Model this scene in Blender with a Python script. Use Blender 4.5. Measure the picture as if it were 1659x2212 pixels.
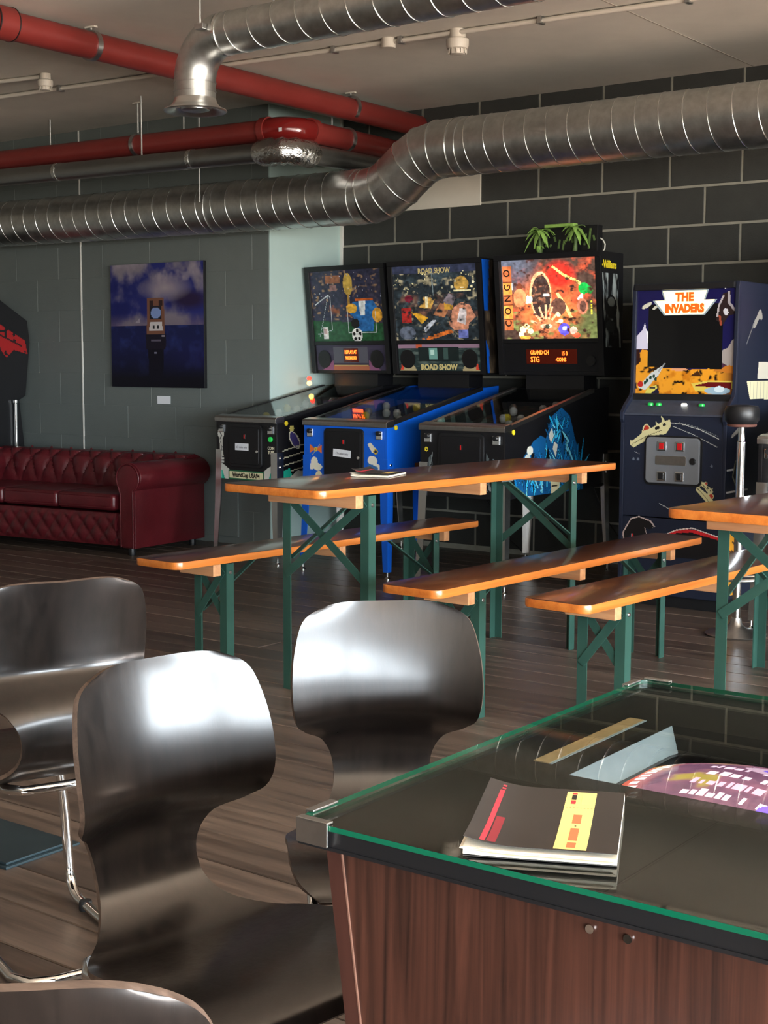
import bpy, bmesh, math, random
import numpy as np
from mathutils import Vector, Matrix
random.seed(7); np.random.seed(7)
scn = bpy.context.scene
COL = scn.collection
PI = math.pi
for o in list(bpy.data.objects): bpy.data.objects.remove(o)

# ------------------------------------------------------------------ camera
FPX, YAW, PITCH, ROLL, CH = 3047.9, .6429, .1032, .0037, 1.2212
cam_d = bpy.data.cameras.new('camera'); cam = bpy.data.objects.new('camera', cam_d); COL.objects.link(cam)
cam_d.sensor_fit = 'HORIZONTAL'; cam_d.sensor_width = 36.0; cam_d.lens = FPX * 36.0 / 1659.0
cam_d.clip_start = .02
cF = Vector((-math.sin(YAW)*math.cos(PITCH), math.cos(YAW)*math.cos(PITCH), -math.sin(PITCH)))
cR0 = Vector((math.cos(YAW), math.sin(YAW), 0)); cU0 = cR0.cross(cF)
cR = cR0*math.cos(ROLL) + cU0*math.sin(ROLL); cU = -cR0*math.sin(ROLL) + cU0*math.cos(ROLL)
cam.matrix_world = Matrix(((cR.x, cU.x, -cF.x, 0), (cR.y, cU.y, -cF.y, 0), (cR.z, cU.z, -cF.z, CH), (0, 0, 0, 1)))
scn.camera = cam

# ------------------------------------------------------------------ view, sky, daylight
scn.view_settings.view_transform = 'Standard'; scn.view_settings.look = 'None'
scn.view_settings.gamma = 1.0; scn.view_settings.use_curve_mapping = False
scn.view_settings.exposure = .78
scn.cycles.use_denoising = True
scn.cycles.max_bounces = 6; scn.cycles.diffuse_bounces = 3; scn.cycles.glossy_bounces = 3
scn.cycles.use_adaptive_sampling = True; scn.cycles.adaptive_threshold = .03
scn.cycles.transparent_max_bounces = 8; scn.cycles.sample_clamp_indirect = 25.0
scn.cycles.caustics_reflective = False; scn.cycles.caustics_refractive = False
SKY = 26.0
wd = bpy.data.worlds.new('overcast_sky'); scn.world = wd; wd.use_nodes = True
bg = wd.node_tree.nodes['Background']; bg.inputs[1].default_value = SKY
# overcast-bright sky above the horizon, sunlit pale ground below it
_n = wd.node_tree.nodes; _l = wd.node_tree.links
_tc = _n.new('ShaderNodeTexCoord'); _sp = _n.new('ShaderNodeSeparateXYZ'); _rp = _n.new('ShaderNodeValToRGB'); _mr = _n.new('ShaderNodeMapRange')
_mr.inputs[1].default_value = -1; _mr.inputs[2].default_value = 1
_l.new(_tc.outputs['Generated'], _sp.inputs[0]); _l.new(_sp.outputs['Z'], _mr.inputs[0]); _l.new(_mr.outputs[0], _rp.inputs['Fac']); _l.new(_rp.outputs['Color'], bg.inputs[0])
_rp.color_ramp.elements[0].position = .47; _rp.color_ramp.elements[0].color = (.60, .55, .48, 1)
_rp.color_ramp.elements[1].position = .52; _rp.color_ramp.elements[1].color = (.84, .93, 1.0, 1)

# room extents
W, WL, XR, XL, YR, ZC, XC = 7.836, 7.09, 4.2, -9.6, -7.0, 2.92, -6.257
WINS = [(-6.8, -4.7), (-4.6, -2.5), (-2.4, -.3), (-.2, 1.9), (2.2, 5.2)]      # window openings in the right-hand wall (y ranges)
WZ = (.40, 2.28)
for a, b in WINS:
    l = bpy.data.lights.new('window_daylight', 'AREA'); l.shape = 'RECTANGLE'; l.size = b-a; l.size_y = WZ[1]-WZ[0]
    l.cycles.is_portal = True
    o = bpy.data.objects.new('window_daylight', l); COL.objects.link(o)
    o.location = (XR+.02, (a+b)/2, sum(WZ)/2); o.rotation_euler = (PI/2, 0, PI/2)

sun = bpy.data.lights.new('sun', 'SUN'); sun.energy = 360.; sun.angle = .01; sun.color = (1., .98, .95)
so = bpy.data.objects.new('sun', sun); COL.objects.link(so)
so.rotation_euler = Vector((-math.cos(.62), .12, -math.sin(.62))).to_track_quat('-Z', 'Y').to_euler()

# ------------------------------------------------------------------ helpers
def lin(c):
    return tuple(((x/255)/12.92 if x/255 <= .04045 else ((x/255+.055)/1.055)**2.4) for x in c)

def mat(name, col, rough=.5, metal=0., spec=.5, coat=0., coat_r=.1, emit=None, estr=0., var=0., vscale=(6, 6, 6), bump=0., bscale=60., rvar=0., objvar=0., alpha=1.):
    m = bpy.data.materials.new(name); m.use_nodes = True; nt = m.node_tree; N = nt.nodes; L = nt.links
    b = N['Principled BSDF']
    b.inputs['Roughness'].default_value = rough; b.inputs['Metallic'].default_value = metal
    b.inputs['Specular IOR Level'].default_value = spec
    b.inputs['Coat Weight'].default_value = coat; b.inputs['Coat Roughness'].default_value = coat_r
    tc = N.new('ShaderNodeTexCoord'); mp = N.new('ShaderNodeMapping'); mp.inputs['Scale'].default_value = vscale
    L.new(tc.outputs['Object'], mp.inputs['Vector'])
    if objvar:
        oi = N.new('ShaderNodeObjectInfo'); ad = N.new('ShaderNodeVectorMath'); ad.operation = 'ADD'
        ml = N.new('ShaderNodeMath'); ml.operation = 'MULTIPLY'; ml.inputs[1].default_value = 50
        L.new(oi.outputs['Random'], ml.inputs[0]); L.new(mp.outputs['Vector'], ad.inputs[0]); L.new(ml.outputs[0], ad.inputs[1])
        vec = ad.outputs[0]
    else: vec = mp.outputs['Vector']
    nz = N.new('ShaderNodeTexNoise'); nz.inputs['Scale'].default_value = 1.0; nz.inputs['Detail'].default_value = 5; nz.inputs['Roughness'].default_value = .6
    L.new(vec, nz.inputs['Vector'])
    rp = N.new('ShaderNodeValToRGB')
    c0 = tuple(max(0, x*(1-var)) for x in col); c1 = tuple(min(1, x*(1+var)) for x in col)
    rp.color_ramp.elements[0].color = (*c0, 1); rp.color_ramp.elements[1].color = (*c1, 1)
    rp.color_ramp.elements[0].position = .3; rp.color_ramp.elements[1].position = .7
    L.new(nz.outputs['Fac'], rp.inputs['Fac'])
    out = rp.outputs['Color']
    if objvar:
        mx = N.new('ShaderNodeHueSaturation'); mr = N.new('ShaderNodeMapRange')
        mr.inputs[3].default_value = 1-objvar; mr.inputs[4].default_value = 1+objvar
        L.new(oi.outputs['Random'], mr.inputs[0]); L.new(mr.outputs[0], mx.inputs['Value']); L.new(out, mx.inputs['Color']); out = mx.outputs['Color']
    L.new(out, b.inputs['Base Color'])
    if rvar:
        m2 = N.new('ShaderNodeMapRange'); m2.inputs[3].default_value = max(.02, rough-rvar); m2.inputs[4].default_value = min(1, rough+rvar)
        L.new(nz.outputs['Fac'], m2.inputs[0]); L.new(m2.outputs[0], b.inputs['Roughness'])
    if bump:
        n2 = N.new('ShaderNodeTexNoise'); n2.inputs['Scale'].default_value = bscale; n2.inputs['Detail'].default_value = 3
        L.new(tc.outputs['Object'], n2.inputs['Vector'])
        bp = N.new('ShaderNodeBump'); bp.inputs['Strength'].default_value = bump; bp.inputs['Distance'].default_value = .01
        L.new(n2.outputs['Fac'], bp.inputs['Height']); L.new(bp.outputs['Normal'], b.inputs['Normal'])
    if emit:
        m.cycles.emission_sampling = 'NONE'; b.inputs['Emission Color'].default_value = (*emit, 1); b.inputs['Emission Strength'].default_value = estr
    return m

def wood_mat(name, c0, c1, rough, axis, fine=60., wav=3., coat=0., coat_r=.1, objvar=0., rvar=.08, bump=.05, warp=2.):
    """stretched-grain wood; axis = grain direction"""
    m = bpy.data.materials.new(name); m.use_nodes = True; nt = m.node_tree; N = nt.nodes; L = nt.links
    b = N['Principled BSDF']; b.inputs['Roughness'].default_value = rough
    b.inputs['Coat Weight'].default_value = coat; b.inputs['Coat Roughness'].default_value = coat_r
    tc = N.new('ShaderNodeTexCoord'); mp = N.new('ShaderNodeMapping')
    s = [fine]*3; s[axis] = wav; mp.inputs['Scale'].default_value = s
    L.new(tc.outputs['Object'], mp.inputs['Vector'])
    oi = N.new('ShaderNodeObjectInfo'); ml = N.new('ShaderNodeMath'); ml.operation = 'MULTIPLY'; ml.inputs[1].default_value = 90
    ad = N.new('ShaderNodeVectorMath'); ad.operation = 'ADD'
    L.new(oi.outputs['Random'], ml.inputs[0]); L.new(mp.outputs['Vector'], ad.inputs[0]); L.new(ml.outputs[0], ad.inputs[1])
    nz = N.new('ShaderNodeTexNoise'); nz.inputs['Scale'].default_value = 1; nz.inputs['Detail'].default_value = 6; nz.inputs['Distortion'].default_value = warp*.15; nz.inputs['Roughness'].default_value = .65
    L.new(ad.outputs[0], nz.inputs['Vector'])
    rp = N.new('ShaderNodeValToRGB'); rp.color_ramp.elements[0].color = (*c0, 1); rp.color_ramp.elements[1].color = (*c1, 1)
    rp.color_ramp.elements[0].position = .32; rp.color_ramp.elements[1].position = .68
    L.new(nz.outputs['Fac'], rp.inputs['Fac']); out = rp.outputs['Color']
    if objvar:
        hs = N.new('ShaderNodeHueSaturation'); mr = N.new('ShaderNodeMapRange'); mr.inputs[3].default_value = 1-objvar; mr.inputs[4].default_value = 1+objvar
        L.new(oi.outputs['Random'], mr.inputs[0]); L.new(mr.outputs[0], hs.inputs['Value']); L.new(out, hs.inputs['Color']); out = hs.outputs['Color']
    L.new(out, b.inputs['Base Color'])
    m2 = N.new('ShaderNodeMapRange'); m2.inputs[3].default_value = max(.03, rough-rvar); m2.inputs[4].default_value = rough+rvar
    L.new(nz.outputs['Fac'], m2.inputs[0]); L.new(m2.outputs[0], b.inputs['Roughness'])
    if bump:
        bp = N.new('ShaderNodeBump'); bp.inputs['Strength'].default_value = bump; bp.inputs['Distance'].default_value = .004
        L.new(nz.outputs['Fac'], bp.inputs['Height']); L.new(bp.outputs['Normal'], b.inputs['Normal'])
    return m

def glass_mat(name, tint=(1, 1, 1), ior=1.5, rough=.0):
    """thin sheet glass: fresnel mix of clear and mirror"""
    m = bpy.data.materials.new(name); m.use_nodes = True; nt = m.node_tree; N = nt.nodes; L = nt.links
    N.remove(N['Principled BSDF']); out = N['Material Output']
    tr = N.new('ShaderNodeBsdfTransparent'); tr.inputs[0].default_value = (*tint, 1)
    gl = N.new('ShaderNodeBsdfGlossy'); gl.inputs['Roughness'].default_value = rough
    # Schlick reflectance from the facing angle
    lw = N.new('ShaderNodeLayerWeight'); lw.inputs[0].default_value = .5; pw = N.new('ShaderNodeMath'); pw.operation = 'POWER'; pw.inputs[1].default_value = 5
    ma = N.new('ShaderNodeMath'); ma.operation = 'MULTIPLY_ADD'; f0 = ((ior-1)/(ior+1))**2; ma.inputs[1].default_value = 1-f0; ma.inputs[2].default_value = f0
    L.new(lw.outputs['Facing'], pw.inputs[0]); L.new(pw.outputs[0], ma.inputs[0])
    mx = N.new('ShaderNodeMixShader'); L.new(ma.outputs[0], mx.inputs[0]); L.new(tr.outputs[0], mx.inputs[1]); L.new(gl.outputs[0], mx.inputs[2])
    L.new(mx.outputs[0], out.inputs['Surface'])
    return m

def print_mat(name, emit=0., rough=.35, spec=.5):
    """printed artwork: colour from the print layer stored on the mesh"""
    m = bpy.data.materials.new(name); m.use_nodes = True; nt = m.node_tree; N = nt.nodes; L = nt.links
    b = N['Principled BSDF']; b.inputs['Roughness'].default_value = rough; b.inputs['Specular IOR Level'].default_value = spec
    a = N.new('ShaderNodeAttribute'); a.attribute_name = 'ink'
    L.new(a.outputs['Color'], b.inputs['Base Color'])
    if emit:
        m.cycles.emission_sampling = 'NONE'; L.new(a.outputs['Color'], b.inputs['Emission Color']); b.inputs['Emission Strength'].default_value = emit
    return m

class MB:
    def __init__(s): s.v = []; s.f = []
    def add(s, vs, fs):
        n = len(s.v); s.v += [tuple(v) for v in vs]; s.f += [tuple(i+n for i in f) for f in fs]; return s
    def box(s, x0, x1, y0, y1, z0, z1):
        if x0 > x1: x0, x1 = x1, x0
        if y0 > y1: y0, y1 = y1, y0
        if z0 > z1: z0, z1 = z1, z0
        return s.add([(x0, y0, z0), (x1, y0, z0), (x1, y1, z0), (x0, y1, z0), (x0, y0, z1), (x1, y0, z1), (x1, y1, z1), (x0, y1, z1)],
                     [(0, 3, 2, 1), (4, 5, 6, 7), (0, 1, 5, 4), (1, 2, 6, 5), (2, 3, 7, 6), (3, 0, 4, 7)])
    def bar(s, p, q, w, t, up=(0, 0, 1)):
        """rectangular bar from p to q, w wide (sideways), t thick (along up)"""
        p = Vector(p); q = Vector(q); d = (q-p).normalized(); u = Vector(up); sd = d.cross(u)
        if sd.length < 1e-5: sd = d.cross(Vector((1, 0, 0)))
        sd.normalize(); u = sd.cross(d).normalized()
        vs = [a + sd*w/2*i + u*t/2*j for a in (p, q) for i, j in ((-1, -1), (1, -1), (1, 1), (-1, 1))]
        return s.add(vs, [(0, 1, 2, 3), (7, 6, 5, 4), (0, 4, 5, 1), (1, 5, 6, 2), (2, 6, 7, 3), (3, 7, 4, 0)])
    def prism(s, poly, a0, a1, axis='x'):
        """polygon in the two other axes, extruded from a0 to a1 along axis"""
        n = len(poly)
        def P(a, u, v): return {'x': (a, u, v), 'y': (u, a, v), 'z': (u, v, a)}[axis]
        vs = [P(a0, *p) for p in poly] + [P(a1, *p) for p in poly]
        fs = [tuple(range(n)), tuple(reversed(range(n, 2*n)))] + [(i, i+n, (i+1) % n+n, (i+1) % n) for i in range(n)]
        return s.add(vs, fs)
    def tube(s, path, r, n=12, closed=False, cap=True):
        pts = [Vector(p) for p in path]; k = len(pts); rs = r if isinstance(r, (list, tuple)) else [r]*k
        T = []
        for i in range(k):
            a = pts[(i-1) % k] if (closed or i) else pts[0]; b = pts[(i+1) % k] if (closed or i < k-1) else pts[-1]
            T.append((b-a).normalized())
        nn = T[0].orthogonal().normalized(); vs = []
        for i in range(k):
            nn = (nn - T[i]*nn.dot(T[i])).normalized(); bb = T[i].cross(nn)
            for j in range(n):
                a = 2*PI*j/n; vs.append(pts[i] + (nn*math.cos(a) + bb*math.sin(a))*rs[i])
        fs = []
        for i in range(k if closed else k-1):
            for j in range(n):
                a, b = i*n+j, i*n+(j+1) % n; c, d = ((i+1) % k)*n+(j+1) % n, ((i+1) % k)*n+j
                fs.append((a, b, c, d))
        if cap and not closed: fs += [tuple(reversed(range(n))), tuple(range((k-1)*n, k*n))]
        return s.add(vs, fs)
    def lathe(s, prof, n=24, c=(0, 0, 0), axis='z'):
        """prof: list of (radius, height)"""
        vs = []; k = len(prof)
        for r, h in prof:
            for j in range(n):
                a = 2*PI*j/n; x, y = r*math.cos(a), r*math.sin(a)
                p = {'z': (x, y, h), 'y': (x, h, y), 'x': (h, x, y)}[axis]
                vs.append((p[0]+c[0], p[1]+c[1], p[2]+c[2]))
        fs = [(i*n+j, i*n+(j+1) % n, (i+1)*n+(j+1) % n, (i+1)*n+j) for i in range(k-1) for j in range(n)]
        fs += [tuple(reversed(range(n))), tuple(range((k-1)*n, k*n))]
        return s.add(vs, fs)
    def grid(s, fn, nu, nv):
        """open surface fn(u, v) for u, v in 0..1"""
        vs = [fn(i/nu, j/nv) for i in range(nu+1) for j in range(nv+1)]
        fs = [(i*(nv+1)+j, (i+1)*(nv+1)+j, (i+1)*(nv+1)+j+1, i*(nv+1)+j+1) for i in range(nu) for j in range(nv)]
        return s.add(vs, fs)
    def sheet(s, fn, nu, nv, th, nfn=None):
        """closed plate of thickness th around surface fn (offset to the back)"""
        P = [[Vector(fn(i/nu, j/nv)) for j in range(nv+1)] for i in range(nu+1)]
        vs = []; n = (nu+1)*(nv+1)
        back = []
        for i in range(nu+1):
            for j in range(nv+1):
                du = P[min(i+1, nu)][j]-P[max(i-1, 0)][j]; dv = P[i][min(j+1, nv)]-P[i][max(j-1, 0)]
                nr = Vector(nfn(i/nu, j/nv)) if nfn else du.cross(dv); nr = nr.normalized() if nr.length > 1e-9 else Vector((0, 0, 1))
                vs.append(P[i][j]); back.append(P[i][j]-nr*th)
        vs += back; fs = []
        I = lambda i, j: i*(nv+1)+j
        for i in range(nu):
            for j in range(nv):
                fs.append((I(i, j), I(i+1, j), I(i+1, j+1), I(i, j+1))); fs.append((n+I(i, j), n+I(i, j+1), n+I(i+1, j+1), n+I(i+1, j)))
        for i in range(nu):
            fs.append((I(i, 0), n+I(i, 0), n+I(i+1, 0), I(i+1, 0))); fs.append((I(i, nv), I(i+1, nv), n+I(i+1, nv), n+I(i, nv)))
        for j in range(nv):
            fs.append((I(0, j), I(0, j+1), n+I(0, j+1), n+I(0, j))); fs.append((I(nu, j), n+I(nu, j), n+I(nu, j+1), I(nu, j+1)))
        return s.add(vs, fs)
    def build(s, name, m, parent=None, smooth=False, bevel=0., seg=2, loc=None, rot=None):
        me = bpy.data.meshes.new(name); me.from_pydata(s.v, [], s.f); me.validate()
        bm = bmesh.new(); bm.from_mesh(me); bmesh.ops.recalc_face_normals(bm, faces=bm.faces)
        if bevel: bmesh.ops.bevel(bm, geom=[e for e in bm.edges if len(e.link_faces) == 2 and e.calc_face_angle(0) > .6], offset=bevel, segments=seg, affect='EDGES', profile=.6, clamp_overlap=True)
        bm.to_mesh(me); bm.free()
        return mkobj(name, me, m, parent, smooth, loc, rot)

def mkobj(name, me, m, parent=None, smooth=False, loc=None, rot=None):
    me.materials.append(m)
    if smooth:
        me.polygons.foreach_set('use_smooth', [True]*len(me.polygons))
        try: me.set_sharp_from_angle(angle=.7)
        except Exception: pass
    o = bpy.data.objects.new(name, me); COL.objects.link(o)
    if parent: o.parent = parent
    if loc: o.location = loc
    if rot: o.rotation_euler = rot
    return o

def thing(name, label, cat, loc=(0, 0, 0), rz=0., group=None):
    o = bpy.data.objects.new(name, None); COL.objects.link(o); o.location = loc; o.rotation_euler = (0, 0, rz)
    o.empty_display_size = .1
    return tag(o, label, cat, group)
def tag(o, label, cat, group=None):
    o['label'] = label; o['category'] = cat
    if group: o['group'] = group
    return o
def struct(o): o['kind'] = 'structure'; return o
def copy_tree(o, parent=None):
    c = o.copy(); COL.objects.link(c); c.parent = parent
    for ch in list(o.children): copy_tree(ch, c)
    return c

def text(name, s, size, m, parent, loc, rot, ext=.0006, sx=1., align='CENTER', bold=0.):
    cu = bpy.data.curves.new('t', 'FONT'); cu.body = s; cu.size = size; cu.extrude = ext; cu.align_x = align; cu.align_y = 'CENTER'; cu.offset = bold; cu.resolution_u = 3
    t = bpy.data.objects.new('t', cu); COL.objects.link(t)
    bpy.context.view_layer.update()
    me = bpy.data.meshes.new_from_object(t.evaluated_get(bpy.context.evaluated_depsgraph_get()))
    bpy.data.objects.remove(t); bpy.data.curves.remove(cu)
    me.name = name; me.materials.clear()
    if sx != 1.: me.transform(Matrix.Scale(sx, 4, (1, 0, 0)))
    return mkobj(name, me, m, parent, False, loc, rot)

class Ink:
    """a small raster of flat print; drawn with sRGB colours, becomes a mesh of coloured cells"""
    def __init__(s, w, h, res, base=None):
        s.w, s.h = w, h; s.nx, s.ny = max(2, int(round(w/res))), max(2, int(round(h/res)))
        s.a = np.zeros((s.ny, s.nx, 3)); s.m = np.zeros((s.ny, s.nx), bool)
        s.X, s.Y = np.meshgrid((np.arange(s.nx)+.5)/s.nx, (np.arange(s.ny)+.5)/s.ny)
        if base is not None: s.a[:] = lin(base); s.m[:] = True
    def put(s, mask, c): s.a[mask] = lin(c); s.m |= mask
    def rect(s, x0, y0, x1, y1, c): s.put((s.X >= x0) & (s.X <= x1) & (s.Y >= y0) & (s.Y <= y1), c)
    def ell(s, cx, cy, rx, ry, c, rot=0.):
        dx, dy = s.X-cx, s.Y-cy; k, q = math.cos(rot), math.sin(rot)
        s.put(((dx*k+dy*q)/rx)**2+((-dx*q+dy*k)/ry)**2 <= 1, c)
    def inside(s, pts):
        m = np.zeros(s.X.shape, bool); n = len(pts)
        for i in range(n):
            x0, y0 = pts[i]; x1, y1 = pts[(i+1) % n]
            if y0 == y1: continue
            m ^= ((s.Y > min(y0, y1)) & (s.Y <= max(y0, y1)) & (s.X < x0+(s.Y-y0)*(x1-x0)/(y1-y0)))
        return m
    def poly(s, pts, c): s.put(s.inside(pts), c)
    def line(s, pts, wd, c):
        asp = s.h/s.w; m = np.zeros(s.X.shape, bool)
        for (x0, y0), (x1, y1) in zip(pts, pts[1:]):
            dx, dy = x1-x0, (y1-y0)*asp; L2 = dx*dx+dy*dy+1e-12
            t = np.clip(((s.X-x0)*dx+(s.Y-y0)*asp*dy)/L2, 0, 1)
            m |= np.hypot(s.X-x0-t*dx, (s.Y-y0)*asp-t*dy) <= wd/2
        s.put(m, c)
    def noise(s, f, seed, oct=4):
        r = np.random.RandomState(seed); o = np.zeros(s.X.shape); amp = 1.; tot = 0.
        for k in range(oct):
            n = int(f*2**k)+2; g = r.rand(n+2, n+2); x, y = s.X*n, s.Y*n; i, j = x.astype(int), y.astype(int)
            u, v = x-i, y-j; u = u*u*(3-2*u); v = v*v*(3-2*v)
            o += amp*(g[j, i]*(1-u)*(1-v)+g[j, i+1]*u*(1-v)+g[j+1, i]*(1-u)*v+g[j+1, i+1]*u*v); tot += amp; amp *= .55
        return o/tot
    def blend(s, fac, c, mask=None):
        f = np.clip(fac, 0, 1)[..., None]
        if mask is not None: f = f*mask[..., None]
        s.a = s.a*(1-f)+np.array(lin(c))*f; s.m |= (f[..., 0] > .5)
    def build(s, name, m, parent, fn, ):
        """fn(u,v) -> local point; u,v 0..1 from lower left"""
        jj, ii = np.nonzero(s.m)
        idx = -np.ones((s.ny+1, s.nx+1), int); vs = []; fs = []; cols = []
        for j, i in zip(jj, ii):
            f = []
            for a, b in ((i, j), (i+1, j), (i+1, j+1), (i, j+1)):
                if idx[b, a] < 0: idx[b, a] = len(vs); vs.append(tuple(fn(a/s.nx, b/s.ny)))
                f.append(int(idx[b, a]))
            fs.append(f); cols.append(s.a[j, i])
        me = bpy.data.meshes.new(name); me.from_pydata(vs, [], fs)
        at = me.color_attributes.new('ink', 'FLOAT_COLOR', 'CORNER')
        c = np.ones((len(fs)*4, 4), np.float32); c[:, :3] = np.repeat(np.array(cols), 4, axis=0)
        at.data.foreach_set('color', c.ravel())
        return mkobj(name, me, m, parent)

def arc(c, r, a0, a1, n, pl='xz'):
    out = []
    for i in range(n+1):
        a = a0+(a1-a0)*i/n; u, v = r*math.cos(a), r*math.sin(a)
        out.append({'xz': (c[0]+u, c[1], c[2]+v), 'xy': (c[0]+u, c[1]+v, c[2]), 'yz': (c[0], c[1]+u, c[2]+v)}[pl])
    return out
def rrect(w, h, r, n=4, cx=0., cy=0.):
    p = []
    for sx, sy, a in ((1, 1, 0), (-1, 1, PI/2), (-1, -1, PI), (1, -1, 3*PI/2)):
        for i in range(n+1): t = a+PI/2*i/n; p.append((cx+sx*(w/2-r)+r*math.cos(t), cy+sy*(h/2-r)+r*math.sin(t)))
    return p

# ------------------------------------------------------------------ materials
M = {}
M['plank'] = wood_mat('dark_floorboard', lin((66, 57, 51)), lin((116, 101, 90)), .36, 0, fine=26., wav=1.6, objvar=.28, rvar=.12, bump=.12)
M['slab'] = mat('floor_gap', lin((18, 15, 13)), .8)
M['ceil'] = mat('raw_concrete_ceiling', lin((220, 214, 203)), .85, var=.10, vscale=(1.3, 1.3, 1.3), bump=.08, bscale=30)
M['joint'] = mat('ceiling_joint', lin((168, 160, 148)), .85)
M['block'] = mat('dark_painted_block', lin((50, 51, 48)), .72, var=.10, vscale=(9, 9, 9), bump=.25, bscale=110, objvar=.07)
M['mortar'] = mat('pale_mortar', lin((142, 140, 128)), .9, var=.12, vscale=(14, 14, 14))
M['gblock'] = mat('grey_painted_block', lin((101, 108, 105)), .6, var=.04, vscale=(5, 5, 5), bump=.15, bscale=90, objvar=.02)
M['gmortar'] = mat('grey_painted_joint', lin((112, 118, 114)), .65)
M['white'] = mat('pale_plaster', lin((178, 202, 198)), .7, var=.04, vscale=(2, 2, 2))
M['cream'] = mat('cream_board', lin((205, 200, 186)), .7, var=.04, vscale=(3, 3, 3))
M['bead'] = mat('white_sealant', lin((225, 225, 218)), .7)
M['plainwall'] = mat('painted_room_wall', lin((112, 108, 100)), .85, var=.06, vscale=(1, 1, 1))
M['frame'] = mat('window_frame_paint', lin((60, 62, 64)), .5)
M['galv'] = mat('galvanised_steel', (.56, .57, .55), .36, 1., var=.14, vscale=(22, 22, 22), rvar=.07)
M['outlet'] = mat('bright_galvanised_steel', (.80, .80, .78), .30, 1.)
M['seam'] = mat('bright_steel_seam', (.78, .78, .76), .25, 1.)
M['foil'] = mat('crumpled_foil', (.62, .62, .60), .22, 1., bump=.9, bscale=45)
M['foild'] = mat('dull_foil_lagging', (.30, .30, .29), .38, 1., bump=.25, bscale=30)
M['chrome'] = mat('chrome', (.86, .86, .86), .08, 1.)
M['legchrome'] = mat('satin_chrome', (.86, .86, .85), .24, 1.)
M['steel'] = mat('brushed_steel', (.55, .55, .54), .3, 1., var=.08, vscale=(40, 4, 40))
M['red'] = mat('red_pipe_paint', lin((122, 44, 40)), .40, var=.10, vscale=(3, 3, 3), rvar=.1)
M['conduit'] = mat('white_conduit', lin((205, 198, 186)), .45)
M['rod'] = mat('zinc_rod', (.6, .6, .58), .4, .8)
M['dark'] = mat('black_plastic', lin((22, 22, 24)), .42)
M['black'] = mat('black_cabinet_paint', lin((19, 19, 22)), .38, var=.15, vscale=(5, 5, 5))
M['navy'] = mat('navy_cabinet_paint', lin((27, 33, 50)), .42, var=.08, vscale=(4, 4, 4))
M['blue'] = mat('blue_cabinet_paint', lin((14, 92, 205)), .33, var=.06, vscale=(4, 4, 4))
M['beer'] = wood_mat('varnished_pine', lin((180, 94, 34)), lin((212, 126, 52)), .36, 1, fine=34., wav=1.3, coat=.5, coat_r=.14, objvar=.06, rvar=.07, bump=.03)
M['beertop'] = wood_mat('shaded_pine_top', lin((74, 40, 26)), lin((98, 54, 34)), .30, 1, fine=34., wav=1.3, coat=.6, coat_r=.12, objvar=.06, rvar=.07, bump=.03)  # same pine as the edges; the top's shade is put into this darker colour
M['batten'] = wood_mat('bare_pine_batten', lin((186, 126, 84)), lin((214, 160, 112)), .6, 0, fine=40., wav=2., objvar=.08, bump=.04)
M['green'] = mat('green_steel', lin((44, 78, 68)), .4, .0, var=.12, vscale=(8, 8, 8), rvar=.08)
M['ply'] = wood_mat('dark_stained_plywood', lin((14, 11, 10)), lin((26, 20, 17)), .34, 2, fine=60., wav=2.5, coat=.75, coat_r=.20, rvar=.14, bump=.10)
M['ply'].node_tree.nodes['Principled BSDF'].inputs['Specular IOR Level'].default_value = .28
M['ply'].node_tree.nodes['Principled BSDF'].inputs['Coat IOR'].default_value = 1.55
M['plyedge'] = wood_mat('plywood_edge', lin((66, 53, 46)), lin((104, 86, 74)), .5, 0, fine=90, wav=20, bump=0)
M['leather'] = mat('oxblood_leather', lin((82, 22, 28)), .32, var=.22, vscale=(5, 5, 5), bump=.14, bscale=160, rvar=.08)
M['rose'] = wood_mat('rosewood_laminate', lin((34, 21, 17)), lin((84, 50, 39)), .33, 2, fine=42., wav=1.1, coat=.2, coat_r=.1, bump=0, warp=8, rvar=.04)
M['roseedge'] = wood_mat('rosewood_side', lin((58, 33, 27)), lin((76, 44, 36)), .4, 2, fine=20., wav=1.2, bump=0)
M['inlay'] = mat('pale_inlay_line', lin((118, 84, 70)), .5)
M['glass'] = glass_mat('clear_glass', (.95, .98, .97), 1.52)
M['pinglass'] = glass_mat('playfield_glass', (.93, .95, .94), 1.5, .01)
M['gedge'] = mat('green_glass_edge', lin((12, 92, 66)), .12, emit=None)
M['blackpanel'] = mat('black_under_glass_panel', lin((34, 34, 32)), .7, spec=.1)
M['bezel'] = mat('grey_blue_bezel', lin((150, 170, 184)), .5)
M['tan'] = mat('instruction_strip', lin((176, 152, 110)), .6, var=.2, vscale=(60, 60, 60))
M['paper'] = mat('page_edges', lin((232, 222, 200)), .8, var=.06, vscale=(200, 200, 200))
M['cover'] = mat('matt_black_cover', lin((50, 47, 45)), .5, var=.06, vscale=(30, 30, 30))
M['yellow'] = mat('pale_yellow_ink', lin((248, 232, 140)), .55)
M['redink'] = mat('red_ink', lin((205, 52, 66)), .55)
M['inkdark'] = mat('dark_ink', lin((40, 30, 26)), .6)
M['orangeink'] = mat('orange_ink', lin((222, 122, 78)), .6)
M['cream_ink'] = mat('cream_ink', lin((226, 220, 190)), .6)
M['goldink'] = mat('gold_ink', lin((222, 206, 140)), .6)
M['yellowbtn'] = mat('yellow_button', lin((240, 216, 50)), .3)
M['greenbtn'] = mat('green_button', lin((30, 170, 70)), .3, emit=lin((30, 170, 70)), estr=.3)
M['redbtn'] = mat('red_button', lin((150, 22, 26)), .2, emit=lin((190, 20, 20)), estr=.25)
M['whitebtn'] = mat('lit_white_button', lin((250, 245, 225)), .3, emit=lin((255, 248, 225)), estr=2.)
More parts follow.
